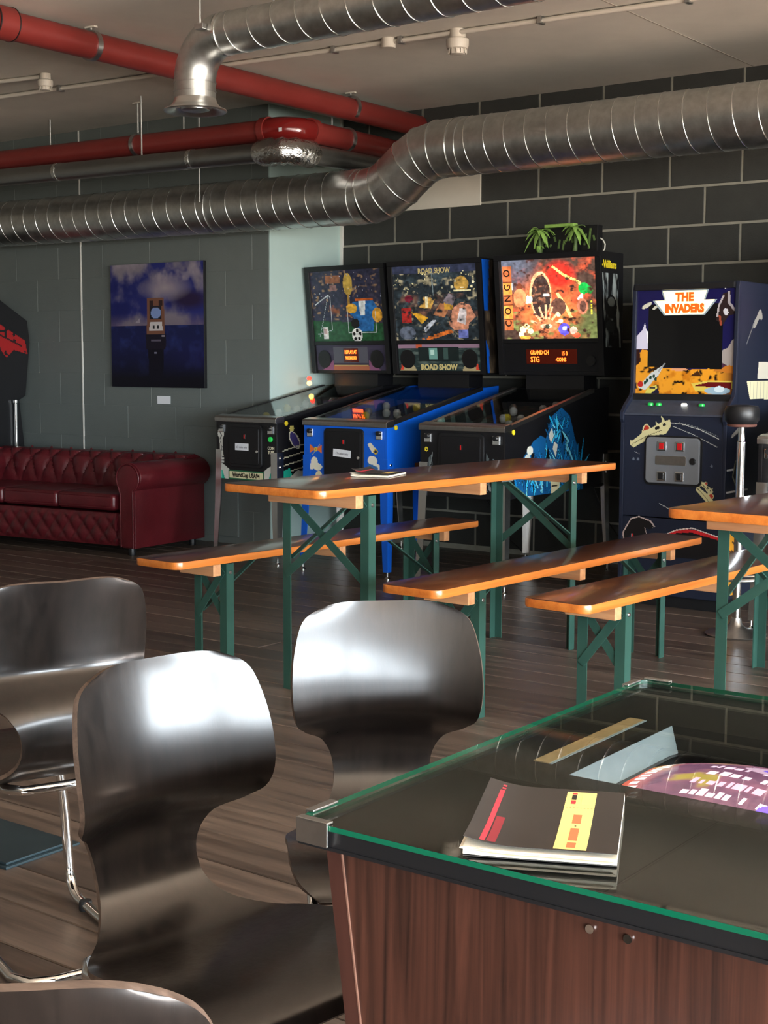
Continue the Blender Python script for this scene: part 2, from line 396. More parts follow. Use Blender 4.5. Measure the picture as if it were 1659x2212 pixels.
M['dmd'] = mat('orange_dot_display', lin((255, 90, 20)), .4, emit=(1., .10, .012), estr=4.)
M['dmdbg'] = mat('display_window', lin((34, 12, 8)), .15, emit=(.30, .02, .004), estr=.10)
M['lamp'] = mat('amber_lamp', lin((255, 190, 60)), .3, emit=(1., .45, .06), estr=7.)
M['redlamp'] = mat('red_lamp', lin((220, 40, 30)), .3, emit=(1., .05, .03), estr=2.)
M['leaf'] = mat('plastic_palm_leaf', lin((134, 172, 84)), .5, var=.2, vscale=(40, 40, 40))
M['leafd'] = mat('dark_palm_trunk', lin((84, 108, 58)), .6, var=.25, vscale=(60, 60, 60))
M['card'] = mat('white_card', lin((225, 228, 232)), .7)
M['plate'] = mat('dark_steel_plate', lin((70, 88, 96)), .3, .6, var=.1, vscale=(6, 6, 6))
M['cable'] = mat('white_cable', lin((215, 215, 205)), .5)
M['bcable'] = mat('black_cable', lin((16, 16, 16)), .5)
M['rubber'] = mat('black_rubber', lin((15, 15, 15)), .7)
M['stoolred'] = mat('brown_seat_rim', lin((110, 72, 62)), .45)
M['print'] = print_mat('flat_print', 0., .4)
M['canvas'] = print_mat('canvas_print', 0., .5, .3)
M['glow_lo'] = print_mat('dim_backlit_print', .10, .12)
M['glow_mid'] = print_mat('softly_backlit_print', .22, .12)
M['glow_hi'] = print_mat('bright_backlit_print', 1.1, .12)
M['screen'] = print_mat('crt_picture', 1.5, .12)
M['handink'] = mat('handwriting', lin((60, 60, 80)), .7)

# ================================================================== THE SETTING
b = MB(); b.box(XL-.2, XR+.2, YR-.2, W+.2, -.12, -.014); b.box(XL, XR, YR, -1.0, -.014, 0)
floor = struct(b.build('floor', M['slab']))
PWD = .158; y = 1.985-19*PWD; row = 0
while y < W-.01:
    y1 = min(y+PWD, W); x = XL; k = 0
    rr = random.Random(row*31+5); first = rr.uniform(.8, 3.2)
    while x < XR-.01:
        L = first if k == 0 else rr.uniform(2.9, 4.0)
        x1 = min(x+L, XR)
        if XR-x1 < .5: x1 = XR
        g = .0016; dz = rr.uniform(-.0012, .0006)
        p = MB(); h = .0025
        p.add([(x+g, y+g, -.02), (x1-g, y+g, -.02), (x1-g, y1-g, -.02), (x+g, y1-g, -.02),
               (x+g, y+g, -h+dz), (x1-g, y+g, -h+dz), (x1-g, y1-g, -h+dz), (x+g, y1-g, -h+dz),
               (x+g+h, y+g+h, dz), (x1-g-h, y+g+h, dz), (x1-g-h, y1-g-h, dz), (x+g+h, y1-g-h, dz)],
              [(0, 3, 2, 1), (0, 1, 5, 4), (1, 2, 6, 5), (2, 3, 7, 6), (3, 0, 4, 7), (4, 5, 9, 8), (5, 6, 10, 9), (6, 7, 11, 10), (7, 4, 8, 11), (8, 9, 10, 11)])
        p.build('plank', M['plank'], floor)
        x = x1; k += 1
    y = y1; row += 1

ceiling = struct(MB().box(XL, XR, YR, W+.2, ZC, ZC+.15).build('ceiling', M['ceil']))
for x_ in (-3.26, -.80, -5.72): MB().box(x_-.004, x_+.004, YR, W, ZC-.0015, ZC+.001).build('panel_joint', M['joint'], ceiling)

# back wall of dark painted blocks with pale joints
wall_back = struct(MB().box(XC, XR, W+.005, W+.2, -.02, ZC).build('wall_back', M['mortar']))
_bm = {}
def block(x0, x1, z0, z1, yf, yb, m, parent, h=.003):
    key = (round(x1-x0, 4), round(z1-z0, 4), m.name)
    if key not in _bm:
        w, t, d = x1-x0, z1-z0, yb-yf
        p = MB(); p.add([(0, d, 0), (w, d, 0), (w, d, t), (0, d, t), (0, h, 0), (w, h, 0), (w, h, t), (0, h, t), (h, 0, h), (w-h, 0, h), (w-h, 0, t-h), (h, 0, t-h)],
                        [(0, 1, 5, 4), (1, 2, 6, 5), (2, 3, 7, 6), (3, 0, 4, 7), (4, 5, 9, 8), (5, 6, 10, 9), (6, 7, 11, 10), (7, 4, 8, 11), (8, 9, 10, 11)])
        o = p.build('block', m, parent, loc=(x0, yf, z0)); _bm[key] = o.data; return o
    o = bpy.data.objects.new('block', _bm[key]); COL.objects.link(o); o.parent = parent; o.location = (x0, yf, z0); return o
XB = -1.73
for j in range(-11, 4):
    z0, z1 = max(0., 2.2758+.225*j+.0075), min(ZC, 2.2758+.225*(j+1)-.0075)
    if z1-z0 < .02: continue
    x = -4.661+(0 if j % 2 == 0 else .225)-.45*5
    while x < XB:
        x0, x1 = max(XC+.004, x+.007), min(XB, x+.443)
        if x1-x0 > .03: block(x0, x1, z0, z1, W, W+.02, M['block'], wall_back)
        x += .45
MB().box(XB, XR, W, W+.02, 0, ZC).build('painted_stretch', M['block'], wall_back)

# grey painted block wall on the left, standing forward of the back wall, with its pale return face
wall_left = struct(MB().box(XL, XC-.012, WL+.0018, W+.2, 0, ZC).build('wall_left', M['gmortar']))
for j in range(13):
    z0, z1 = .232*j+.0004, min(ZC, .232*(j+1)-.0004)
    x = -6.414+(0 if j % 2 == 0 else .2435)-.487*7
    while x < XC-.03:
        x0, x1 = max(XL, x+.003), min(XC-.012, x+.484)
        if -8.125 < x0 < -8.09: x0 = -8.10
        if x1-x0 > .03: block(x0, x1, z0, z1, WL, WL+.02, M['gblock'], wall_left, h=.0012)
        x += .487
struct(MB().box(XC-.012, XC, WL, W+.1, 0, ZC).build('wall_return', M['white'], bevel=.003))
struct(MB().box(XC+.0005, XC+.022, W-.012, W+.004, .0, ZC).build('trim_1', M['bead']))
struct(MB().box(-8.118, -8.106, WL-.004, WL+.002, 0, ZC).build('trim_2', M['bead']))
struct(MB().box(-5.72, -5.09, W-.012, W+.004, 2.262, 2.62).build('trim_3', M['cream'], bevel=.002))
# low grey service hatch on the left wall behind the sofa end
struct(MB().box(-7.06, -6.55, WL-.012, WL+.001, .05, .80).build('trim_4', M['gblock'], bevel=.004))
# the walls out of frame: window wall on the right, plain walls behind the camera and far left
b = MB(); ys = [YR]+[v for w_ in WINS for v in w_]+[W]
b.box(XR, XR+.2, YR, W, 0, WZ[0]); b.box(XR, XR+.2, YR, W, WZ[1], ZC)
for a, c in zip(ys[0::2], ys[1::2]): b.box(XR, XR+.2, a, c, WZ[0], WZ[1])
struct(b.build('wall_right', M['plainwall']))
for n, (a, c) in enumerate(WINS):
    b = MB()
    for yy in (a+.02, (a+c)/2, c-.02): b.box(XR+.06, XR+.11, yy-.025, yy+.025, WZ[0], WZ[1])
    for zz in (WZ[0]+.02, WZ[1]-.02): b.box(XR+.06, XR+.11, a, c, zz-.025, zz+.025)
    struct(b.build('window_%d' % (n+1), M['frame']))
struct(MB().box(XL, XR, YR-.2, YR, 0, ZC).build('wall_rear', M['plainwall']))
struct(MB().box(XL-.2, XL, YR, W+.2, 0, ZC).build('wall_far', M['plainwall']))

# ================================================================== CEILING SERVICES
def spiral(p0, p1, R, pitch, m, parent, name='spiral_seam', tr=.0022, n=28):
    p0 = Vector(p0); p1 = Vector(p1); d = p1-p0; L = d.length; d.normalize(); u = d.orthogonal().normalized(); v = d.cross(u)
    k = int(L/pitch*n); pts = [p0+d*(pitch*i/n)+(u*math.cos(2*PI*i/n)+v*math.sin(2*PI*i/n))*(R+.001) for i in range(k+1)]
    return MB().tube(pts, tr, 5).build(name, m, parent, True)
def ring(c, d, R, w, m, parent, name='joint_band', th=.004, n=36):
    d = Vector(d).normalized(); u = d.orthogonal().normalized(); v = d.cross(u); c = Vector(c)
    b = MB(); vs = []
    for i in range(n):
        a = 2*PI*i/n; e = u*math.cos(a)+v*math.sin(a)
        vs += [c+e*(R-.002)-d*w/2, c+e*(R+th)-d*w/2, c+e*(R+th)+d*w/2, c+e*(R-.002)+d*w/2]
    b.add(vs, [(4*i+k, 4*((i+1) % n)+k, 4*((i+1) % n)+(k+1) % 4, 4*i+(k+1) % 4) for i in range(n) for k in range(4)])
    return b.build(name, m, parent, True)
def rod(x, y, z, parent, zt=ZC, name='hanger_rod', r=.005):
    return MB().tube([(x, y, z), (x, y, zt)], r, 8).build(name, M['rod'], parent, True)

# large spiral duct along the back wall
DR, DY, DZ0, DZ1 = .163, 6.85, 2.235, 2.468
t = thing('ventilation_duct', 'fat galvanised spiral duct with a dog-leg, running along the back wall', 'duct', (0, DY, 0))
p = [(-9.58, 0, DZ0+.035), (-5.40, 0, DZ0)]
bend = [(-5.24, 0, DZ0), (-5.13, 0, DZ0+.022), (-5.04, 0, DZ0+.075), (-4.93, 0, DZ0+.160), (-4.84, 0, DZ1-.022), (-4.73, 0, DZ1), (-4.60, 0, DZ1)]
MB().tube([p[0], (-7.5, 0, DZ0+.016), p[1], bend[0]], DR, 40).build('duct_run', M['galv'], t, True)
MB().tube(bend, DR+.001, 40).build('duct_bend', M['galv'], t, True)
MB().tube([bend[-1], (-2, 0, DZ1), (2.5, 0, DZ1)], DR, 40).build('duct_run', M['galv'], t, True)
spiral((-9.5, 0, DZ0+.034), (-5.42, 0, DZ0), DR, .132, M['seam'], t)
spiral((-4.52, 0, DZ1), (0.5, 0, DZ1), DR, .132, M['seam'], t)
for i, q in enumerate(bend):
    a = Vector(bend[max(i-1, 0)]); c = Vector(bend[min(i+1, len(bend)-1)])
    ring(q, c-a, DR+.001, .006, M['seam'], t)
ring((-5.33, 0, DZ0), (1, 0, 0), DR, .05, M['galv'], t, 'joint_sleeve'); ring((-4.56, 0, DZ1), (1, 0, 0), DR, .05, M['galv'], t, 'joint_sleeve')
for x in (-6.49, -8.9): rod(x, -DR-.012, DZ0+.03, t); ring((x, 0, DZ0+.012 if x < -7 else DZ0+.006), (1, 0, 0), DR, .022, M['steel'], t, 'hanger_band')
for x in (-1.2,): rod(x, DR+.012, DZ1, t)

# slimmer spiral duct ending in a downward elbow with a flared outlet
UY, UZ, UR = 4.80, 2.705, .094
t = thing('elbow_duct', 'slim spiral duct with a polished elbow turning down to a flared outlet', 'duct', (0, UY, 0))
MB().tube([(-4.50, 0, UZ), (-3, 0, UZ), (1.5, 0, UZ)], UR, 32).build('duct_run', M['galv'], t, True)
el = arc((-4.50, 0, UZ-.19), .19, PI/2, PI, 10)
MB().tube(el, UR+.002, 32).build('elbow', M['galv'], t, True)
MB().tube([(-4.69, 0, UZ-.185), (-4.69, 0, UZ-.27)], UR+.001, 32).build('outlet_collar', M['galv'], t, True)
for z in (UZ-.195, UZ-.235): ring((-4.69, 0, z), (0, 0, 1), UR+.001, .005, M['steel'], t)
ring((-4.49, 0, UZ), (1, 0, 0), UR, .016, M['seam'], t, 'elbow_flange')
MB().lathe([(UR-.004, -.262), (UR+.002, -.265), (UR+.008, -.285), (UR+.022, -.302), (UR+.050, -.314), (UR+.053, -.319), (UR+.048, -.324), (UR+.030, -.322), (UR-.006, -.300), (UR-.012, -.28)], 40, (-4.69, 0, UZ)).build('flared_outlet', M['outlet'], t, True)
MB().lathe([(.012, -.318), (.045, -.322), (.066, -.316), (.070, -.306), (.058, -.298), (.02, -.296)], 32, (-4.69, 0, UZ)).build('outlet_disc', M['steel'], t, True)
MB().tube([(-4.69, 0, UZ-.20), (-4.69, 0, UZ-.30)], .006, 8).build('disc_stem', M['steel'], t, True)
spiral((-4.47, 0, UZ), (1.4, 0, UZ), UR, .137, M['seam'], t, tr=.002)
rod(-4.545, -UR-.02, UZ+.02, t); MB().box(-4.57, -4.52, -UR-.03, -UR-.002, UZ+.005, UZ+.03).build('rod_bracket', M['steel'], t, bevel=.002)
rod(-4.30, UR+.01, UZ, t)

def clamp_set(t, pts, d, R, z, dx=0.):
    for (x, yy) in pts:
        ring((x, yy, z), d, R, .03, M['bcable'] if False else M['steel'], t, 'pipe_clamp', .007)
        if dx: MB().box(x+dx-.008, x, yy-.008, yy+.008, z+R-.004, z+R+.006).build('offset_arm', M['steel'], t)
        x += dx
        MB().tube([(x, yy, z+R), (x, yy, ZC)], .006, 8).build('hanger_rod', M['rod'], t, True)
        MB().box(x-.035, x+.035, yy-.012, yy+.012, ZC-.008, ZC).build('ceiling_plate', M['conduit'], t)
# red sprinkler mains
t = thing('red_pipe', 'straight red pipe crossing under the ceiling beside the elbow duct', 'pipe', (0, 0, 0))
MB().tube([(-5.59, 2.6, 2.838), (-5.59, W, 2.812)], .068, 28).build('pipe', M['red'], t, True)
ring((-5.59, 4.42, 2.833), (0, 1, 0), .069, .11, M['red'], t, 'coupling', .010)
for yy in (4.365, 4.475): ring((-5.59, yy, 2.833), (0, 1, 0), .078, .006, M['bcable'], t, 'coupling_gasket', .003)
clamp_set(t, [(-5.59, 4.98), (-5.59, 7.10)], (0, 1, 0), .069, 2.826)
t = thing('red_pipe', 'lower red pipe with an elbow, above the foil-wrapped pipes', 'pipe', (0, 0, 0))
PX, PY, PZ, PR = -5.62, 6.56, 2.635, .066
MB().tube([(-9.55, PY, PZ+.045), (PX-.17, PY, PZ)], PR, 28).build('pipe', M['red'], t, True)
MB().tube([(PX, PY+.17, PZ), (PX, W, PZ-.01)], PR, 28).build('pipe', M['red'], t, True)
MB().tube([(PX-.19, PY, PZ)]+arc((PX-.14, PY+.14, PZ), .14, -PI/2, 0, 8, 'xy')+[(PX, PY+.19, PZ)], PR+.007, 28).build('elbow', mat('glossy_red_elbow', lin((112, 28, 26)), .16), t, True)
for c, d in (((PX-.19, PY, PZ), (1, 0, 0)), ((PX, PY+.19, PZ), (0, 1, 0))): ring(c, d, PR+.006, .05, M['red'], t, 'coupling', .008)
MB().box(PX-.012, PX+.012, PY+.0, PY+.002, PZ-.03, PZ-.008).build('sticker', M['card'], t, loc=(-.02, -PR-.02+.012, 0))
clamp_set(t, [(PX, 7.10)], (0, 1, 0), PR, PZ, -.12)
clamp_set(t, [(-6.93, PY)], (1, 0, 0), PR, PZ+.014)
# foil-lagged pipes below
t = thing('foil_pipe', 'foil-lagged pipe with a crumpled shiny elbow below the red pipe', 'pipe', (0, 0, 0))
FX, FY, FZ, FR = -5.52, 6.42, 2.478, .058
MB().tube([(-9.55, FY, FZ+.06), (FX-.13, FY, FZ)], FR, 24).build('pipe', M['foild'], t, True)
MB().tube([(FX, FY+.13, FZ), (FX, W, FZ+.01)], FR, 24).build('pipe', M['foild'], t, True)
pp = [(FX-.24, FY, FZ+.003), (FX-.2, FY, FZ+.002)]+arc((FX-.12, FY+.12, FZ), .12, -PI/2, 0, 8, 'xy')+[(FX, FY+.2, FZ), (FX, FY+.24, FZ)]
MB().tube(pp, [FR+.004]+[FR+.020+.007*math.sin(i*2.1) for i in range(len(pp)-2)]+[FR+.004], 24).build('foil_elbow', M['foil'], t, True)
for x in (-6.30, -7.55, -8.2): ring((x, FY, FZ+.012+(-6.3-x)*.015), (1, 0, 0), FR, .03, M['foil'], t, 'foil_tape', .003)
rod(-8.3, FY, FZ+.09, t); rod(-6.75, FY, FZ+.06, t)
t = thing('foil_pipe', 'thin dull foil-lagged pipe tucked between red pipe and fatter foil pipe', 'pipe', (0, 0, 0))
MB().tube([(-9.55, 6.575, 2.575), (-5.80, 6.575, 2.525)]+arc((-5.80, 6.665, 2.523), .09, -PI/2, 0, 6, 'xy')[1:]+[(-5.71, W, 2.515)], .036, 20).build('pipe', M['foild'], t, True)
for x in (-6.6, -7.9, -9.0):
    MB().box(x-.006, x+.006, 6.575, 6.652, 2.556, 2.566).build('offset_arm', M['steel'], t); rod(x, 6.648, 2.56, t)
# white conduits, detectors
t = thing('conduit', 'long white conduit running across the ceiling beside the slim duct', 'conduit', (0, 0, 0))
def cy(x): return 5.955+(x+6.086)*.075
MB().tube([(-9.5, cy(-9.5), ZC-.018), (-6.2, cy(-6.2), ZC-.018), (-4.6, cy(-4.6), ZC-.018), (-4.42, cy(-4.42), ZC-.018), (2.0, cy(2.0), ZC-.018)], .0125, 14).build('tube', M['conduit'], t, True)
for x in (-6.9, -5.9, -4.87, -4.45, -3.65, -2.9): MB().box(x-.012, x+.012, cy(x)-.022, cy(x)+.022, ZC-.036, ZC).build('saddle_clip', M['steel'], t, bevel=.002)
MB().lathe([(.036, -.05), (.038, -.048), (.038, 0)], 24, (-4.53, cy(-4.53), ZC)).build('junction_box', M['conduit'], t, True)
def detector(x, yy, label, small=False):
    t = thing('smoke_detector', label, 'detector', (x, yy, ZC))
    MB().lathe([(.040, -.045), (.042, -.043), (.042, 0)], 28).build('mounting_box', M['conduit'], t, True)
    MB().lathe([(.044, -.098), (.052, -.094), (.058, -.078), (.058, -.050), (.052, -.045)], 32).build('detector_body', M['conduit'], t, True)
    b = MB()
    for i in range(12):
        a = 2*PI*i/12; b.box(-.004, .004, 0, .003, 0, .022); 
        n = len(b.v)-8
        for k in range(n, n+8):
            vx, vy, vz = b.v[k]; vy += .0455
            b.v[k] = (vx*math.cos(a)-vy*math.sin(a), vx*math.sin(a)+vy*math.cos(a), vz-.120)
    b.build('vent_fin', M['conduit'], t)
    MB().lathe([(.020, -.124), (.036, -.121), (.040, -.112), (.038, -.095)], 28).build('sensor_cap', M['conduit'], t, True)
    return t
detector(-4.13, cy(-4.13)+.02, 'round white smoke detector on the ceiling conduit right of the slim duct')
detector(-6.70, 5.61, 'small white smoke detector at the end of a short conduit, far left').scale = (.78,)*3
t = thing('conduit', 'short dark conduit leading to the far left smoke detector', 'conduit', (0, 0, 0))
MB().tube([(-9.0, 5.22, ZC-.016), (-6.73, 5.60, ZC-.016)], .012, 12).build('tube', M['conduit'], t, True)

# ================================================================== BEER TABLES AND BENCHES
def beer(kind, label, x, yv, th, group):
    table = kind == 'table'; Lg = 1.945; wd = .493 if table else .25; H = .799 if table else .489; tt = .030
    o = thing('beer_table' if table else 'beer_bench', label, 'table' if table else 'bench', (x, yv, 0), th, group)
    top = [(px-wd/2, py+Lg/2) for px, py in rrect(wd, Lg, .038, 5)]
    tp = MB().prism(top, H-tt, H, 'z').build('table_top' if table else 'seat_board', M['beer'], o, True, bevel=.006)
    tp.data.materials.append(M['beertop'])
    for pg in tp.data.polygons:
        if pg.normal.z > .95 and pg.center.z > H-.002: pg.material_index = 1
    bh, bw = (.050, .040)
    for u in (.235, Lg/2, Lg-.235):
        MB().box(-wd+.03, -.03, u-bw/2, u+bw/2, H-tt-bh, H-tt).build('batten', M['batten'], o, bevel=.002)
    zt = H-tt-.008; lw = .038; lt = .004
    for e, u in ((0, .29), (1, Lg-.29)):
        sg = 1 if e == 0 else -1
        for k, lx in enumerate((-.034, -wd+.034)):
            b = MB(); s2 = 1 if k == 0 else -1
            sp = .0 
            b.box(lx-s2*lw, lx, u-lt/2, u+lt/2, 0, zt); b.box(lx-lt, lx, u, u+sg*lw, 0, zt) if k == 0 else b.box(lx, lx+lt, u, u+sg*lw, 0, zt)
            b.build('leg', M['green'], o)
            bx = lx+(.001 if k == 0 else -.001)
            MB().lathe([(.006, -.003), (.008, 0), (.006, .003)], 10, (bx, u+sg*.02, zt-.035), 'x').build('hinge_bolt', M['steel'], o, True)
        zl, zh = (.44, .735) if table else (.235, .425)
        a0, a1 = -.05, -wd+.05
        MB().bar((a0, u-.004*sg, zh), (a1, u-.004*sg, zl), .004, .030, (0, 0, 1)).build('cross_brace', M['green'], o)
        MB().bar((a0, u+.004*sg, zl), (a1, u+.004*sg, zh), .004, .030, (0, 0, 1)).build('cross_brace', M['green'], o)
        sx = -.050 if e else -wd+.055
        zs = .50 if table else .25
        MB().bar((sx, u+sg*.02, zs), (sx, u+sg*(.50 if table else .36), H-tt-.006), .022, .005).build('folding_strut', M['green'], o)
        MB().box(sx-.02, sx+.02, u+sg*(.48 if table else .34), u+sg*(.56 if table else .42), H-tt-.008, H-tt).build('strut_bracket', M['steel'], o)
    return o
beer('table', 'long orange pine beer table in the middle with a brochure lying on it', -3.023, 3.677, -.059, 'folding beer tables')
beer('bench', 'pine bench on the far side of the middle table, nearest the sofa', -3.734, 3.700, -.046, 'folding beer benches')
beer('bench', 'pine bench on the near side of the middle table, behind the right-hand chair', -2.595, 3.759, -.033, 'folding beer benches')
beer('bench', 'pine bench tucked beside the table at the right edge', -2.068, 3.807, -.057, 'folding beer benches')
beer('table', 'pine beer table cut off by the right edge of the picture', -1.367, 3.858, -.061, 'folding beer tables')

# ================================================================== PLYWOOD SHELL CHAIRS
CT = np.array([[.385, .385, .150, .0], [.362, .408, .182, .004], [.290, .417, .192, .006], [.195, .410, .190, .008], [.11, .395, .188, .008], [.045, .389, .166, .004], [.0, .409, .117, .001], [-.032, .443, .093, .0], [-.047, .493, .093, .001], [-.038, .54, .115, .008], [-.002, .577, .151, .022], [.0175, .605, .168, .032], [.0145, .645, .172, .034], [.003, .705, .168, .032], [-.012, .766, .152, .028], [-.020, .794, .118, .024]])
def shell(t, v):
    n = len(CT)-1; i = int(min(max(math.floor(t), 0), n-1)); u = t-i
    p0, p1, p2, p3 = CT[max(i-1, 0)], CT[i], CT[i+1], CT[min(i+2, n)]
    c = .5*((2*p1)+(-p0+p2)*u+(2*p0-5*p1+4*p2-p3)*u*u+(-p0+3*p1-3*p2+p3)*u**3)
    d = .5*((-p0+p2)+2*(2*p0-5*p1+4*p2-p3)*u+3*(-p0+3*p1-3*p2+p3)*u*u)
    l = math.hypot(d[0], d[1]); e = c[3]*v*v
    return Vector((c[2]*v, c[0]+d[1]/l*e, c[1]-d[0]/l*e-(.016*v**4*(t-12)/3 if t > 12 else 0)))
def shell_n(t, v):
    n = len(CT)-1; i = int(min(max(math.floor(t), 0), n-1)); u = t-i
    p0, p1, p2, p3 = CT[max(i-1, 0)], CT[i], CT[i+1], CT[min(i+2, n)]
    d = .5*((-p0+p2)+2*(2*p0-5*p1+4*p2-p3)*u+3*(-p0+3*p1-3*p2+p3)*u*u); l = math.hypot(d[0], d[1])
    k = -2*CT[min(n, int(round(t)))][3]*v/max(.09, CT[min(n, int(round(t)))][2])
    return Vector((k, d[1]/l, -d[0]/l)).normalized()
def make_chair(label, x, yv, rz, sx=.155):
    o = thing('plywood_chair', label, 'chair', (x, yv, 0), rz, 'dark plywood shell chairs')
    n = len(CT)-1
    sh = MB().sheet(lambda u, v: shell(u*n, 2*v-1), 75, 24, .0085, lambda u, v: shell_n(u*n, 2*v-1)).build('shell', M['ply'], o, True)
    sh.data.materials.append(M['plyedge'])
    for p in sh.data.polygons[75*24*2:]: p.material_index = 1
    R = .0105
    rail = .372
    pth = [(-sx+.05, -.005, rail), (-sx+.02, .0, rail), (-sx, .03, rail), (-sx, .10, rail), (-sx, .28, rail)]
    pth += [(-sx, .28+.05*math.sin(a), rail-.05+.05*math.cos(a)) for a in (.4, .8, 1.2, 1.5)]
    pth += [(-sx-.012, .335, .20), (-sx-.02, .34, .075)]
    pth += [(-sx-.02, .34-.06*(1-math.cos(a)), .0715-.06*math.sin(a)) for a in (.3, .7, 1.1, PI/2)]
    pth += [(-sx-.02, .10, .0112), (-sx-.02, -.04, .0112), (-sx, -.085, .0112), (-sx+.04, -.10, .0112)]
    full = pth+[(-p[0], p[1], p[2]) for p in reversed(pth)]
    MB().tube(full, R, 12, closed=True).build('tube_frame', M['chrome'], o, True)
    for s in (-1, 1):
        MB().box(s*sx-.016, s*sx+.016, .16, .24, rail+.008, .402).build('shell_mount', M['dark'], o, bevel=.003)
        MB().lathe([(.013, 0), (.0135, .004), (.0135, .018), (.012, .022)], 12, (s*(sx+.02), .24, 0)).build('floor_glide', M['rubber'], o, True)
    return o
make_chair('dark plywood chair facing the glass-topped game table, nearest its left corner', -1.474, 1.430, -1.717)
make_chair('dark plywood chair with a broad window glare, behind the glass-topped game table', -1.516, 2.029, -2.372)
make_chair('dark plywood chair seen from behind at the left edge', -2.195, 1.85, 1.22, .095).scale = (1.14, 1, 1)
make_chair('dark plywood chair with only its top edge showing at the bottom left corner', -.80, .60, .60)

# ================================================================== COCKTAIL GAME TABLE
GX, GY, GL, GW = -.956, 1.120, .845, .580
t = thing('cocktail_game_table', 'rosewood cocktail arcade table with a glass top and glowing sunken screen', 'game table', (GX, GY, 0), .0135)
gr = [(x+GW/2, y+GL/2) for x, y in rrect(GW, GL, .022, 5)]
MB().prism(gr, .7335, .740, 'z').build('glass_top', M['glass'], t)
gi = [(x+GW/2, y+GL/2) for x, y in rrect(GW+.0008, GL+.0008, .022, 5)]
b = MB(); n = len(gi); vs = [(x, y, .7338) for x, y in gi]+[(x, y, .7397) for x, y in gi]
b.add(vs, [(i, (i+1) % n, (i+1) % n+n, i+n) for i in range(n)]); b.build('glass_edge', M['gedge'], t)
# opening for the screen in table coordinates
ox0, ox1, oy0, oy1 = .142, .440, .346, .640
b = MB(); e = .006
b.box(e, ox0, e, GL-e, .7155, .730); b.box(ox1, GW-e, e, GL-e, .7155, .730); b.box(ox0, ox1, e, oy0, .7155, .730); b.box(ox0, ox1, oy1, GL-e, .7155, .730)
b.build('black_top_panel', M['blackpanel'], t)
b = MB(); b.box(.002, .12, .002, GL-.002, .7115, .7152); b.box(GW-.12, GW-.002, .002, GL-.002, .7115, .7152); b.box(.12, GW-.12, .002, .32, .7115, .7152); b.box(.12, GW-.12, .66, GL-.002, .7115, .7152); b.build('black_rim', M['dark'], t)
for k, (x0, x1, y0, y1) in enumerate(((.004, .018, .03, GL-.03), (GW-.018, GW-.004, .03, GL-.03), (.004, GW-.004, .004, .016), (.004, GW-.004, GL-.016, GL-.004))):
    MB().box(x0, x1, y0, y1, .7150, .7332).build('rim_strip', M['dark'], t)
# funnel bezel and tube face
b = MB(); i_ = .018; zt, zb = .7295, .698
o4 = [(ox0, oy0), (ox1, oy0), (ox1, oy1), (ox0, oy1)]; n4 = [(ox0+i_, oy0+i_), (ox1-i_, oy0+i_), (ox1-i_, oy1-i_), (ox0+i_, oy1-i_)]
b.add([(x, y, zt) for x, y in o4]+[(x, y, zb) for x, y in n4], [(3, 0, 4, 7)])
b.build('screen_bezel', M['bezel'], t)
b = MB(); b.add([(x, y, zt) for x, y in o4]+[(x, y, zb) for x, y in n4], [(k, k+1, k+5, k+4) for k in range(3)])
b.build('shaded_bezel', M['blackpanel'], t)  # unlit funnel walls: their shade is painted in as black
b = MB(); rr1 = [(x+(ox0+ox1)/2, y+(oy0+oy1)/2) for x, y in rrect(ox1-ox0-2*i_+.006, oy1-oy0-2*i_+.004, .03, 5)]
rr0 = [(x+(ox0+ox1)/2, y+(oy0+oy1)/2) for x, y in rrect(ox1-ox0-2*i_-.018, oy1-oy0-2*i_-.018, .03, 5)]
n = len(rr1); b.add([(x, y, zb+.001) for x, y in rr1]+[(x, y, zb+.004) for x, y in rr0], [(k, (k+1) % n, (k+1) % n+n, k+n) for k in range(n)])
b.build('tube_surround', M['dark'], t)
I = Ink(.262, .258, .0024, (96, 62, 84))
nz = I.noise(5, 3); I.blend((nz-.4)*2.2, (150, 92, 110)); I.blend(np.clip((I.X-.72)*3, 0, 1)*.6, (120, 70, 160)); I.blend(np.clip((.16-I.X)*6, 0, 1), (190, 84, 58))
I.blend(np.clip((nz-.55)*5, 0, 1)*(I.X < .45), (150, 130, 60))
rd = random.Random(4)
for row_, c in ((.66, (230, 190, 210)), (.50, (240, 200, 218)), (.34, (236, 168, 190)), (.20, (248, 214, 226))):
    xx = .30+rd.random()*.05
    while xx < .80:
        wq = rd.uniform(.02, .05)
        if rd.random() < .8: I.rect(xx, row_, xx+wq, row_+rd.uniform(.05, .085), c)
        xx += wq+.014
for k in range(13): I.rect(.035, .12+k*.062, .085+rd.random()*.03, .155+k*.062, (250, 244, 240))
I.ell(.62, .78, .16, .10, (170, 140, 160)); I.ell(.62, .78, .07, .045, (100, 76, 190)); I.ell(.86, .46, .10, .06, (255, 196, 110))
I.poly([(.70, .0), (1, .0), (1, .36), (.88, .38), (.74, .24)], (116, 84, 230)); I.ell(.80, .05, .08, .05, (150, 146, 130))
sw, shh = ox1-ox0-2*i_, oy1-oy0-2*i_
def crt(u, v):
    a, c = u-.5, v-.5; r2 = a*a+c*c
    return ((ox0+ox1)/2+a*sw*.97, (oy0+oy1)/2+c*shh*.97, zb+.020-.065*r2*1.1)
I.build('screen_picture', M['screen'], t, crt)
MB().box(.078, .100, .372, .640, .7302, .7315).build('instruction_strip', M['tan'], t)
MB().box(.100, .104, .372, .640, .7302, .731).build('strip_border', M['bezel'], t)
